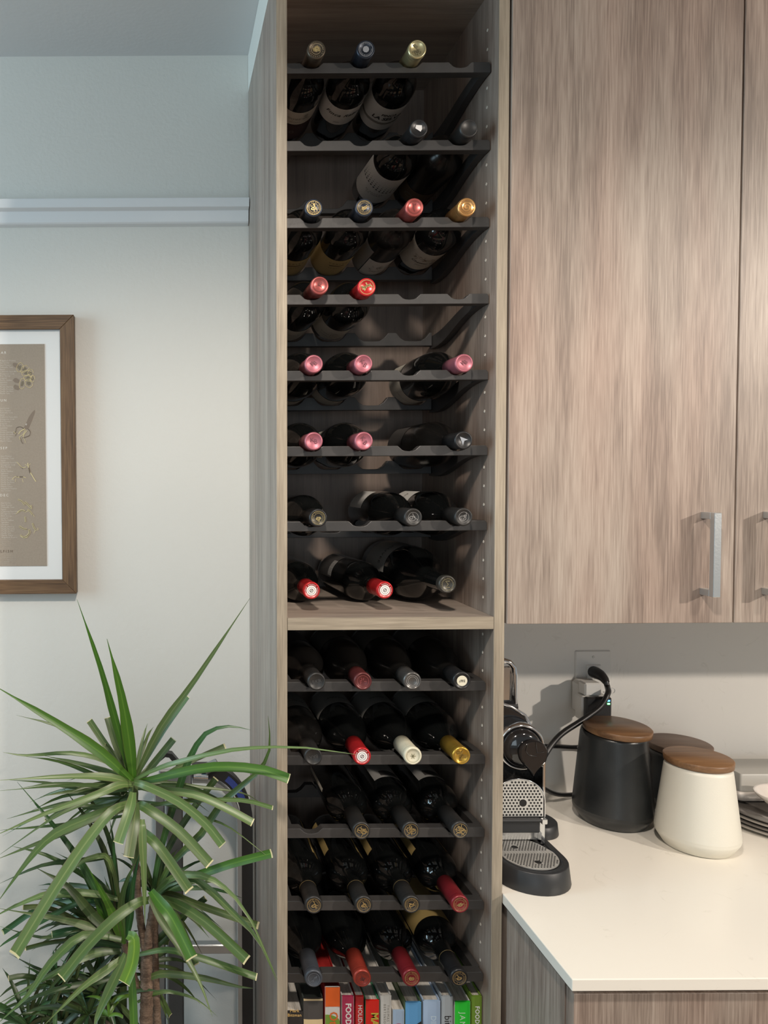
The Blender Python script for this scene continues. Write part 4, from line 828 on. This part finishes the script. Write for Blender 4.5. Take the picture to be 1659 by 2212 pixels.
for i, (cx, cy, a, b, ro) in enumerate(((43, 794, 7, 10, .3), (53, 797, 10, 6, -.6), (57, 806, 10, 6, -.2), (66, 806, 6, 8, 0), (61, 817, 9, 7, .2), (70, 818, 5, 7, .3), (48, 829, 6, 12, .2), (62, 828, 8, 10, -.5))):
    stroke(wob(cx, cy, a, b, ro, i), .0009, GINK, closed=True); stroke(wob(cx, cy, a*.5, b*.5, ro, i+20), 0, mat('dark_olive_ink', (.17, .14, .095), .6), fill=True)
for cx, cy in ((34, 789), (35, 822), (36, 837)): stroke(wob(cx, cy, 7, 5, .5, cy), 0, mat('shade_ink', (.215, .165, .125), .7), fill=True)
stroke([(75, 884), (70, 890), (62, 901), (56, 915), (52, 924), (60, 927), (66, 916), (71, 903), (75, 892)], 0, mat('shade_ink', (.215, .165, .125), .7), fill=True)
stroke(circ(1.3, 8, 57, 917), .0007, WT, closed=True)
for P, w_, m in (([(52, 926), (44, 922), (36, 924), (34, 932), (30, 936)], .0012, DINK), ([(60, 926), (65, 932), (64, 940), (56, 944), (48, 946)], .0012, DINK), ([(54, 926), (44, 932), (40, 938)], .0016, GINK), ([(55, 928), (50, 938), (42, 944), (44, 950)], .0010, GINK), ([(58, 930), (52, 938), (50, 944)], .0012, GINK), ([(50, 945), (54, 952), (55, 957)], .0007, GINK), ([(44, 946), (47, 955), (50, 958)], .0010, DINK), ([(36, 936), (33, 942)], .0010, DINK), ([(29, 932), (34, 937)], .0009, GINK)): stroke(P, w_, m)
for P, w_, m in (([(36, 998), (42, 1004), (48, 1010), (56, 1009)], .0010, GINK), ([(60, 1000), (61, 1008), (64, 1018), (70, 1028), (76, 1038), (78, 1040)], .0016, GINK), ([(62, 1010), (65, 1022)], .0022, DINK), ([(54, 1003), (60, 1006), (66, 1002)], .0008, GINK), ([(26, 1036), (32, 1030), (40, 1031), (48, 1030), (56, 1032)], .0012, GINK), ([(36, 1029), (38, 1030)], .0020, DINK), ([(42, 1030), (50, 1030)], .0020, DINK), ([(34, 1034), (33, 1041)], .0007, GINK), ([(48, 1034), (50, 1042)], .0007, GINK), ([(44, 1008), (50, 1013)], .0008, DINK)): stroke(P, w_, m)
for P, w_ in (([(39, 1079), (47, 1083), (54, 1091)], .0022), ([(54, 1084), (60, 1090), (66, 1097)], .0022), ([(38, 1107), (46, 1102), (54, 1104)], .0020), ([(60, 1100), (66, 1106), (70, 1112)], .0020), ([(54, 1116), (55, 1128)], .0018), ([(42, 1137), (50, 1142), (58, 1143)], .0026), ([(70, 1130), (73, 1139), (77, 1144)], .0020), ([(62, 1144), (64, 1150), (58, 1158), (50, 1160), (44, 1156)], .0026), ([(67, 1091), (68, 1100)], .0016)):
    stroke(P, w_+.0010, GINK); stroke([(p[0]+.2, p[1]+.2) for p in P], w_*.75, mat('dark_olive_ink', (.17, .14, .095), .6))
for P in ([(34, 1111), (40, 1105)], [(72, 1112), (74, 1116)], [(44, 1157), (52, 1162), (60, 1160)], [(73, 1152), (76, 1146), (82, 1144), (81, 1140)], [(54, 1107), (62, 1103)]): stroke(P, .0008, GINK)
for o in list(kr.children): o.matrix_parent_inverse = Matrix()

# ---------------------------------------------------------------- folded step ladder behind the plant
ld = thing('step_ladder', 'black and silver folding ladder with arched top behind the plant', 'ladder', (-.11, .31, 0))
RUB = mat('ladder_black', (.018, .017, .017), .45); ALM = mat('ladder_silver', (.42, .44, .45), .3, .8); DG = mat('ladder_dark_grey', (.085, .08, .075), .5)
def arch(xr, xl, zt2, rx, rz, n=18): return [(xr, 0.02), (xr, zt2-rz)]+[(xr-rx+rx*cos(a), zt2-rz+rz*sin(a)) for a in [pi/2*k/n for k in range(1, n+1)]]+[(xl, zt2)]
def strip(P, y0, y1, wd):
    V, Fs = ribbon(P, wd); mb = MB(); n = len(V); mb.add([(v[0], y0, v[1]) for v in V]+[(v[0], y1, v[1]) for v in V], [f for f in Fs]+[tuple(i+n for i in reversed(f)) for f in Fs])
    N = len(P)
    for i in range(N-1): mb.add([(V[2*i+s][0], y, V[2*i+s][1]) for s in (0, 1) for y in (y0, y1)]+[(V[2*i+2+s][0], y, V[2*i+2+s][1]) for s in (0, 1) for y in (y0, y1)], [(0, 1, 5, 4), (2, 3, 7, 6)])
    for i in (0, N-1): mb.add([(V[2*i][0], y0, V[2*i][1]), (V[2*i+1][0], y0, V[2*i+1][1]), (V[2*i+1][0], y1, V[2*i+1][1]), (V[2*i][0], y1, V[2*i][1])], [(0, 1, 2, 3)])
    return mb
A1 = arch(-.0365, -.150, 1.0080, .082, .105); strip(A1, .298, .325, .0235).build('outer_arch', RUB, ld, .004)
A2 = arch(-.0525, -.150, .9915, .078, .100); strip(A2, .292, .318, .0085).build('inner_arch', ALM, ld, .002)
A3 = A1[6:14]; strip([(p[0]-.001, p[1]+.001) for p in A3], .2955, .2982, .0130).build('blue_inset', mat('ladder_blue', (.035, .055, .22), .4), ld)
MB().box(-.2045, -.1700, .298, .330, .02, .9650, .003).build('side_post', DG, ld)
MB().box(-.2300, -.2080, .330, .345, .02, .95, .003).build('side_post', ALM, ld)
strip([(-.1600, 1.0000), (-.1750, 1.0180), (-.1950, 1.0420), (-.2080, 1.0440), (-.2250, 1.0300), (-.2420, 1.0100)], .300, .318, .0100).build('lock_bar', RUB, ld, .002)
MB().box(-.2200, -.1500, .3185, .3290, .955, 1.005, .003).build('hinge_plate', ALM, ld)
MB().tube([(-.148, .290, 1.0035), (-.118, .290, 1.0015)], .0060, 16).build('clip', CHR, ld)
MB().tube([(-.125, .292, 1.016), (-.098, .292, 1.030)], [.011, .0095], 14).build('knob', mat('ladder_grey', (.22, .23, .23), .5), ld)
for zz in (.35, .62): MB().box(-.1700, -.048, .300, .318, zz, zz+.020, .002).build('rung', ALM, ld)

# ---------------------------------------------------------------- dracaena
LEAF = bpy.data.materials.new('dracaena_leaf'); LEAF.use_nodes = True; nt = LEAF.node_tree; b_ = nt.nodes['Principled BSDF']; lk = nt.links.new
uv = nd(nt, 'ShaderNodeUVMap'); sx_ = nd(nt, 'ShaderNodeSeparateXYZ'); lk(uv.outputs[0], sx_.inputs[0])
oi = nd(nt, 'ShaderNodeObjectInfo')
def mth(op, a, b=None):
    m = nd(nt, 'ShaderNodeMath', operation=op)
    for i, q in enumerate((a, b)):
        if q is None: continue
        if isinstance(q, (int, float)): m.inputs[i].default_value = q
        else: lk(q, m.inputs[i])
    return m.outputs[0]
ctr = mth('ABSOLUTE', mth('SUBTRACT', sx_.outputs[0], .5))
rA = nd(nt, 'ShaderNodeValToRGB'); e = rA.color_ramp.elements; e[0].position = 0; e[0].color = (.17, .225, .075, 1); e[1].position = .5; e[1].color = (.085, .05, .03, 1)
for p_, c_ in ((.03, (.105, .16, .045)), (.10, (.072, .128, .030)), (.42, (.066, .118, .026)), (.465, (.085, .125, .038))): q_ = e.new(p_); q_.color = (*c_, 1)
lk(ctr, rA.inputs['Fac'])
att = nd(nt, 'ShaderNodeAttribute', attribute_type='OBJECT', attribute_name='tint')
mxl = nd(nt, 'ShaderNodeMixRGB', blend_type='MULTIPLY'); mxl.inputs[0].default_value = 1; lk(rA.outputs['Color'], mxl.inputs[1]); lk(att.outputs['Color'], mxl.inputs[2])
mp_ = nd(nt, 'ShaderNodeMapping'); mp_.inputs['Scale'].default_value = (14, 1.2, 1); lk(uv.outputs[0], mp_.inputs['Vector'])
nz = nd(nt, 'ShaderNodeTexNoise'); nz.inputs['Scale'].default_value = 3; lk(mp_.outputs[0], nz.inputs['Vector'])
rN = nd(nt, 'ShaderNodeValToRGB'); rN.color_ramp.elements[0].color = (.75, .75, .75, 1); rN.color_ramp.elements[1].color = (1.2, 1.2, 1.2, 1); lk(nz.outputs['Fac'], rN.inputs['Fac'])
mx2 = nd(nt, 'ShaderNodeMixRGB', blend_type='MULTIPLY'); mx2.inputs[0].default_value = 1; lk(mxl.outputs[0], mx2.inputs[1]); lk(rN.outputs['Color'], mx2.inputs[2])
rT = nd(nt, 'ShaderNodeValToRGB'); rT.color_ramp.interpolation = 'CONSTANT'; rT.color_ramp.elements[0].color = (0, 0, 0, 1); rT.color_ramp.elements[1].position = .992; rT.color_ramp.elements[1].color = (1, 1, 1, 1)
att2 = nd(nt, 'ShaderNodeAttribute', attribute_type='OBJECT', attribute_name='cut')
lk(sx_.outputs[1], rT.inputs['Fac']); cutf = mth('MULTIPLY', rT.outputs['Color'], att2.outputs['Fac'])
mx3 = nd(nt, 'ShaderNodeMixRGB'); lk(cutf, mx3.inputs[0]); lk(mx2.outputs[0], mx3.inputs[1]); mx3.inputs[2].default_value = (.55, .50, .28, 1)
lk(mx3.outputs[0], b_.inputs['Base Color']); b_.inputs['Roughness'].default_value = .38; b_.inputs['Subsurface Weight'].default_value = 0
plant = thing('dracaena_plant', 'tall leafy dracaena with long narrow green leaves and a slim brown trunk', 'plant', (-.25, .07, 0))
def leaf(pts, wmm, blunt=False, tint=(1, 1, 1), nrm=(0.1, -.75, .6), nseg=12, twist=0.0, name='leaf'):
    P = bez(pts, 6); 
    idx = [round(i*(len(P)-1)/nseg) for i in range(nseg+1)]; Q = [P[i] for i in idx]; V = []; UV = []; Fs = []
    w0 = wmm/1000/2; N = Vector(nrm).normalized()
    for i, p in enumerate(Q):
        t = i/nseg; T_ = (Q[min(i+1, nseg)]-Q[max(i-1, 0)]).normalized()
        n_ = N.copy(); 
        if twist: n_.rotate(Matrix.Rotation(twist*t, 3, T_))
        if abs(n_.dot(T_)) > .93: n_ = Vector((.3, -.9, .1)).normalized()
        s = T_.cross(n_).normalized(); up = s.cross(T_)
        if blunt: w_ = w0*(.62+.38*min(1, t*2.5))
        else: w_ = w0*(.6+.4*min(1, t*3.3))*(1 if t < .4 else max(.03, 1-((t-.4)/.6)**1.25))
        V += [p-s*w_+up*w_*.28, p, p+s*w_+up*w_*.28]; UV += [(0, t), (.5, t), (1, t)]
    for i in range(nseg):
        a = 3*i; Fs += [(a, a+1, a+4, a+3), (a+1, a+2, a+5, a+4)]
    if blunt:
        tipm = 3*nseg
    me = bpy.data.meshes.new(name); me.from_pydata(V, [], Fs); me.materials.append(LEAF); ul = me.uv_layers.new(name='UVMap')
    for pl in me.polygons:
        pl.use_smooth = True
        for li in pl.loop_indices: ul.data[li].uv = UV[me.loops[li].vertex_index]
    o = bpy.data.objects.new(name, me); COL.objects.link(o); par(o, plant); o['tint'] = [*tint, 1.0]; o['cut'] = 1.0 if blunt else 0.0
    return o
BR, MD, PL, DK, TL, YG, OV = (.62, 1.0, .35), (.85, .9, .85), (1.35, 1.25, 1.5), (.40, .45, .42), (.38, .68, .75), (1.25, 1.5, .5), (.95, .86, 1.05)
def LF(P, wpx, blunt=False, tint=MD, y0=.06, y1=.0, **k):
    n = len(P); leaf([at(p[0], p[1], y0+(y1-y0)*(i/(n-1))) for i, p in enumerate(P)], wpx*.72, blunt, tint, **k)
A = [
 ([(287, 1690), (252, 1565), (217, 1440), (166, 1294)], 20, 0, BR, .06, .03), ([(288, 1685), (279, 1600), (262, 1500), (231, 1380)], 30, 0, BR, .055, .02),
 ([(291, 1685), (347, 1573), (424, 1465), (540, 1292)], 19, 0, OV, .065, .03), ([(300, 1665), (350, 1580), (405, 1503)], 19, 1, MD, .07, .09),
 ([(287, 1690), (216, 1625), (116, 1558), (-14, 1480)], 27, 0, BR, .05, -.03), ([(250, 1660), (180, 1600), (116, 1566), (35, 1545)], 10, 0, OV, .09, .10),
 ([(280, 1680), (236, 1620), (193, 1556)], 17, 1, OV, .09, .13), ([(283, 1680), (252, 1615), (232, 1550)], 17, 1, OV, .09, .14),
 ([(284, 1690), (231, 1646), (154, 1627), (58, 1632), (6, 1625)], 12, 0, PL, .07, .05), ([(280, 1692), (247, 1673), (174, 1650), (93, 1632)], 16, 0, OV, .07, .10),
 ([(287, 1695), (240, 1680), (154, 1677), (-10, 1686)], 19, 0, PL, .05, -.03), ([(287, 1700), (250, 1700), (154, 1696), (-10, 1709)], 14, 0, PL, .06, -.01),
 ([(285, 1700), (245, 1695), (160, 1700), (96, 1690), (20, 1685)], 12, 0, OV, .08, .09),
 ([(285, 1695), (256, 1696), (212, 1715), (96, 1758), (-10, 1805)], 19, 0, PL, .045, -.04), ([(285, 1700), (240, 1705), (180, 1735), (110, 1770), (-6, 1850)], 13, 0, OV, .06, .0),
 ([(283, 1735), (240, 1755), (181, 1827), (116, 1924), (31, 2063)], 27, 1, PL, .035, -.07), ([(285, 1740), (225, 1755), (120, 1800), (60, 1860), (-6, 1950)], 24, 0, MD, .04, -.03),
 ([(288, 1712), (280, 1750), (256, 1822)], 25, 1, PL, .02, -.04), ([(292, 1735), (290, 1775), (277, 1852)], 25, 1, OV, .015, -.05), ([(307, 1770), (307, 1800), (311, 1900), (313, 1997)], 20, 0, PL, .01, -.03),
 ([(290, 1690), (315, 1697), (386, 1731), (444, 1778), (482, 1825)], 22, 1, PL, .035, -.04), ([(300, 1700), (336, 1706), (417, 1716), (482, 1743), (546, 1778)], 19, 1, PL, .04, -.03),
 ([(290, 1685), (330, 1665), (386, 1646), (502, 1620), (640, 1614), (770, 1630)], 12, 0, PL, .04, -.14), ([(290, 1692), (340, 1682), (386, 1670), (463, 1657), (559, 1662), (625, 1683)], 22, 1, BR, .04, -.06),
 ([(330, 1928), (345, 1840), (386, 1704), (409, 1639), (444, 1585), (494, 1569), (542, 1577)], 18, 0, TL, .06, .04), ([(340, 1930), (366, 1870), (436, 1800), (482, 1731), (552, 1673), (582, 1620), (579, 1546)], 17, 0, MD, .05, -.04),
 ([(338, 1925), (360, 1840), (415, 1750), (467, 1681)], 16, 1, DK, .07, .09), ([(292, 1690), (320, 1665), (376, 1597)], 20, 1, OV, .09, .14), ([(290, 1695), (340, 1685), (400, 1650), (487, 1611)], 13, 1, OV, .08, .10), ([(290, 1698), (330, 1700), (386, 1664), (455, 1625)], 11, 0, MD, .08, .10),
 ([(296, 1740), (315, 1745), (386, 1796), (453, 1868)], 25, 1, MD, .035, -.03), ([(300, 1790), (316, 1804), (347, 1835), (409, 1924)], 24, 1, MD, .03, -.03), ([(295, 1745), (340, 1738), (400, 1730), (520, 1728), (590, 1745)], 10, 1, PL, .05, -.03),
 ([(292, 1700), (350, 1690), (430, 1700), (520, 1712), (565, 1735)], 9, 0, OV, .07, .06), ([(292, 1730), (370, 1740), (440, 1765), (500, 1790), (588, 1858)], 8, 0, PL, .06, -.02),
 ([(338, 1935), (380, 1905), (430, 1890), (500, 1866), (588, 1843)], 19, 1, BR, .06, -.02), ([(335, 1930), (365, 1900), (405, 1889), (463, 1902), (532, 1970), (600, 2117)], 17, 0, PL, .05, -.05), ([(335, 1932), (370, 1905), (424, 1900), (501, 1970), (559, 2032), (598, 2120)], 19, 0, MD, .045, -.04),
 ([(326, 1925), (345, 1950), (372, 1985), (415, 2070)], 28, 1, BR, .03, -.04), ([(322, 1935), (345, 1985), (390, 2050), (430, 2120), (459, 2196)], 18, 0, PL, .03, -.03), ([(330, 1940), (375, 1950), (444, 1992), (534, 2074)], 24, 1, MD, .04, -.03), ([(332, 1935), (370, 1932), (430, 1955), (559, 1999)], 17, 1, OV, .06, .03),
 ([(335, 1945), (390, 1940), (430, 1965), (485, 2010)], 10, 0, TL, .07, .06), ([(300, 2062), (360, 2052), (420, 2066), (482, 2086), (555, 2111)], 16, 1, MD, .05, .0), ([(297, 2128), (330, 2108), (366, 2103), (444, 2113), (510, 2130), (548, 2135)], 18, 0, OV, .06, .03), ([(297, 2165), (330, 2148), (366, 2142), (424, 2159), (470, 2196)], 10, 0, MD, .06, .05), ([(300, 2070), (340, 2030), (400, 1975), (445, 1940)], 15, 1, DK, .08, .12), ([(298, 2080), (340, 2045), (390, 1995), (420, 1960)], 11, 0, DK, .09, .12),
 ([(266, 2040), (250, 1990), (231, 1947), (185, 1865)], 26, 0, BR, .05, .04), ([(266, 2038), (200, 1978), (147, 1916), (77, 1874)], 24, 0, DK, .05, .03), ([(268, 2035), (262, 1980), (268, 1920), (300, 1846)], 19, 0, MD, .05, .04), ([(272, 2030), (282, 1980), (288, 1910), (305, 1830)], 18, 0, TL, .06, .05), ([(268, 2040), (230, 1990), (205, 1930), (166, 1870)], 24, 0, BR, .06, .07),
 ([(320, 1945), (297, 1950), (247, 1985), (185, 2047), (133, 2113)], 24, 1, MD, .02, -.06), ([(262, 2070), (230, 2095), (174, 2136), (94, 2216)], 19, 0, PL, .02, -.04), ([(276, 2020), (290, 2030), (286, 2080), (269, 2124)], 29, 1, YG, .0, -.04), ([(272, 2060), (247, 2117), (216, 2182), (200, 2230)], 24, 0, MD, .02, -.04), ([(283, 2075), (287, 2163), (290, 2240)], 20, 1, BR, .03, .0),
 ([(262, 2035), (190, 1890), (127, 1797), (37, 1689)], 18, 0, TL, .07, .05), ([(262, 2028), (235, 1870), (193, 1778), (135, 1700)], 16, 0, DK, .07, .06), ([(255, 2000), (247, 1850), (201, 1735), (154, 1693)], 13, 0, DK, .08, .09), ([(258, 1990), (249, 1900), (245, 1820), (236, 1765)], 10, 0, TL, .07, .06),
 ([(262, 1945), (204, 1931), (116, 1928), (39, 1955), (-6, 1978)], 17, 0, PL, .06, .03), ([(262, 2035), (200, 2005), (127, 1985), (-4, 1962)], 20, 0, OV, .05, .02), ([(262, 1960), (237, 1858), (200, 1852), (166, 1870), (120, 1930)], 13, 0, PL, .05, .02),
 ([(264, 2045), (200, 2035), (120, 2034), (50, 2052)], 16, 0, DK, .07, .09), ([(262, 2055), (200, 2060), (130, 2095), (-6, 2170)], 20, 0, MD, .05, -.01), ([(255, 2110), (190, 2125), (110, 2140), (-6, 2188)], 15, 0, DK, .06, .02), ([(287, 1745), (200, 1770), (127, 1804), (60, 1830), (-6, 1856)], 15, 0, OV, .07, .05),
 ([(280, 1760), (190, 1775), (96, 1785), (-6, 1794)], 10, 0, MD, .08, .09), ([(283, 1725), (210, 1745), (154, 1735), (96, 1746), (15, 1769)], 14, 0, OV, .07, .07), ([(250, 1850), (170, 1860), (90, 1870), (-4, 1910)], 14, 0, DK, .08, .06), ([(255, 1945), (170, 1950), (90, 1990), (20, 2030), (-6, 2050)], 13, 0, TL, .08, .06), ([(240, 2010), (160, 2015), (90, 2025), (-4, 2000)], 11, 0, OV, .09, .10),
 ([(262, 2030), (180, 2020), (110, 2080), (60, 2150), (-6, 2212)], 20, 0, MD, .03, -.05), ([(225, 2140), (170, 2110), (100, 2100), (20, 2060)], 14, 0, DK, .10, .12), ([(225, 2140), (190, 2080), (170, 2030), (165, 1980)], 15, 0, DK, .10, .12),
]
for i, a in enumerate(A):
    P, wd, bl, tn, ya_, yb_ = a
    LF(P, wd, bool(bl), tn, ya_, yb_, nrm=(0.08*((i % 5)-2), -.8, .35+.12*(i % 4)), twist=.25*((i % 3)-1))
R_ = random.Random(11)
def spray(cx, cy, y, n, r0, r1, a0, a1, tints, w0=9, w1=17, droop=.35):
    for k in range(n):
        a = radians(R_.uniform(a0, a1)); r = R_.uniform(r0, r1); d = R_.uniform(-.05, .10); dr = r*droop*R_.uniform(.4, 1.5)
        P = [(cx, cy), (cx+cos(a)*r*.35, cy-sin(a)*r*.35-dr*.12), (cx+cos(a)*r*.7, cy-sin(a)*r*.7+dr*.10), (cx+cos(a)*r, cy-sin(a)*r+dr*.65)]
        LF(P, R_.uniform(w0, w1), R_.random() < .15, R_.choice(tints), y, y+d, nrm=(R_.uniform(-.4, .4), -.8, R_.uniform(.1, .9)), twist=R_.uniform(-.5, .5))
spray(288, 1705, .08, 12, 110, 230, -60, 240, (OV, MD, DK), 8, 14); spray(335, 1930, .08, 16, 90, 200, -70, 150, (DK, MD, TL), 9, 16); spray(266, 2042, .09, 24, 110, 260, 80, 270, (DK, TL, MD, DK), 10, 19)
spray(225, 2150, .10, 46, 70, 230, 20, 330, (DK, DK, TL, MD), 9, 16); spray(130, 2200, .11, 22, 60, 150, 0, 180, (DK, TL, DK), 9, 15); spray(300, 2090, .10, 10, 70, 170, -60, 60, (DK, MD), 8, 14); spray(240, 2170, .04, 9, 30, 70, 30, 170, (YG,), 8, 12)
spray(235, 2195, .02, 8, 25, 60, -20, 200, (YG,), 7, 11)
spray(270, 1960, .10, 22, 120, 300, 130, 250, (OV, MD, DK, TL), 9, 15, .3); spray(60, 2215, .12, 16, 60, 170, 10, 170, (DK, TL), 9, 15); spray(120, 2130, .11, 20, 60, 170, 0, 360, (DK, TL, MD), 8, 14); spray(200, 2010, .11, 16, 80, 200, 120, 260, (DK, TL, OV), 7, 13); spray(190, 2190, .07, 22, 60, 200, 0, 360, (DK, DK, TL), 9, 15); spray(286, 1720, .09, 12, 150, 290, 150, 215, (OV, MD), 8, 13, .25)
BARK = wood('plant_bark', (.07, .045, .03), (.16, .105, .07), (.25, .18, .13), 'x', .8, 1.5, .4, 1.5)
def stem(P, r0, r1, ringed=True, name='trunk', m=None):
    Q = bez(P, 10 if ringed else 6); n = len(Q); rr_ = [r0+(r1-r0)*i/(n-1) for i in range(n)]
    if ringed: rr_ = [r*(1+.05*((i*7) % 3-1)) for i, r in enumerate(rr_)]
    return MB().tube(Q, rr_, 12).build(name, m or BARK, plant)
S0 = at(318, 2200, .06)
stem([(-.235, .06, .30), (-.237, .06, .45), (-.238, .06, .58), at(316, 2212, .06), at(317, 2160, .06), at(316, 2110, .06), at(317, 2060, .06)], .0135, .0105)
stem([at(317, 2062, .06), at(322, 2020, .06), at(329, 1975, .06), at(335, 1925, .06)], .0085, .0070); stem([at(316, 2064, .06), at(308, 2020, .065), at(300, 1960, .07), at(293, 1860, .065)], .0075, .0065)
stem([at(293, 1862, .065), at(289, 1780, .06), at(288, 1685, .055)], .0075, .0085, True, 'green_stem', mat('green_stem', (.10, .15, .05), .6)); stem([at(300, 2140, .065), at(285, 2100, .06), at(268, 2035, .06)], .007, .007)
stem([at(340, 2230, .09), at(336, 2120, .09), at(334, 2020, .085), at(336, 1930, .075)], .0080, .0060); stem([at(250, 2240, .09), at(232, 2190, .10), at(225, 2140, .10)], .008, .007)
stem([(-.235, .06, .30), (-.26, .075, .45), at(250, 2240, .09)], .009, .008, False); stem([(-.235, .06, .30), (-.225, .08, .45), at(340, 2230, .09)], .009, .008, False)
MB().lathe([(0, .11), (.004, .115), (.26, .150), (.285, .155), (.285, .145), (.25, .138), (.25, .0001)], 'z', (-.24, .07, .001), 48, caps=True).build('pot', mat('pot_white', (.55, .54, .52), .4), plant)
MB().lathe([(.2505, .137), (.262, .10), (.27, .0001)], 'z', (-.24, .07, .001), 32, caps=False).build('soil', mat('soil', (.035, .025, .018), .95, bump=.8, bscale=120), plant)
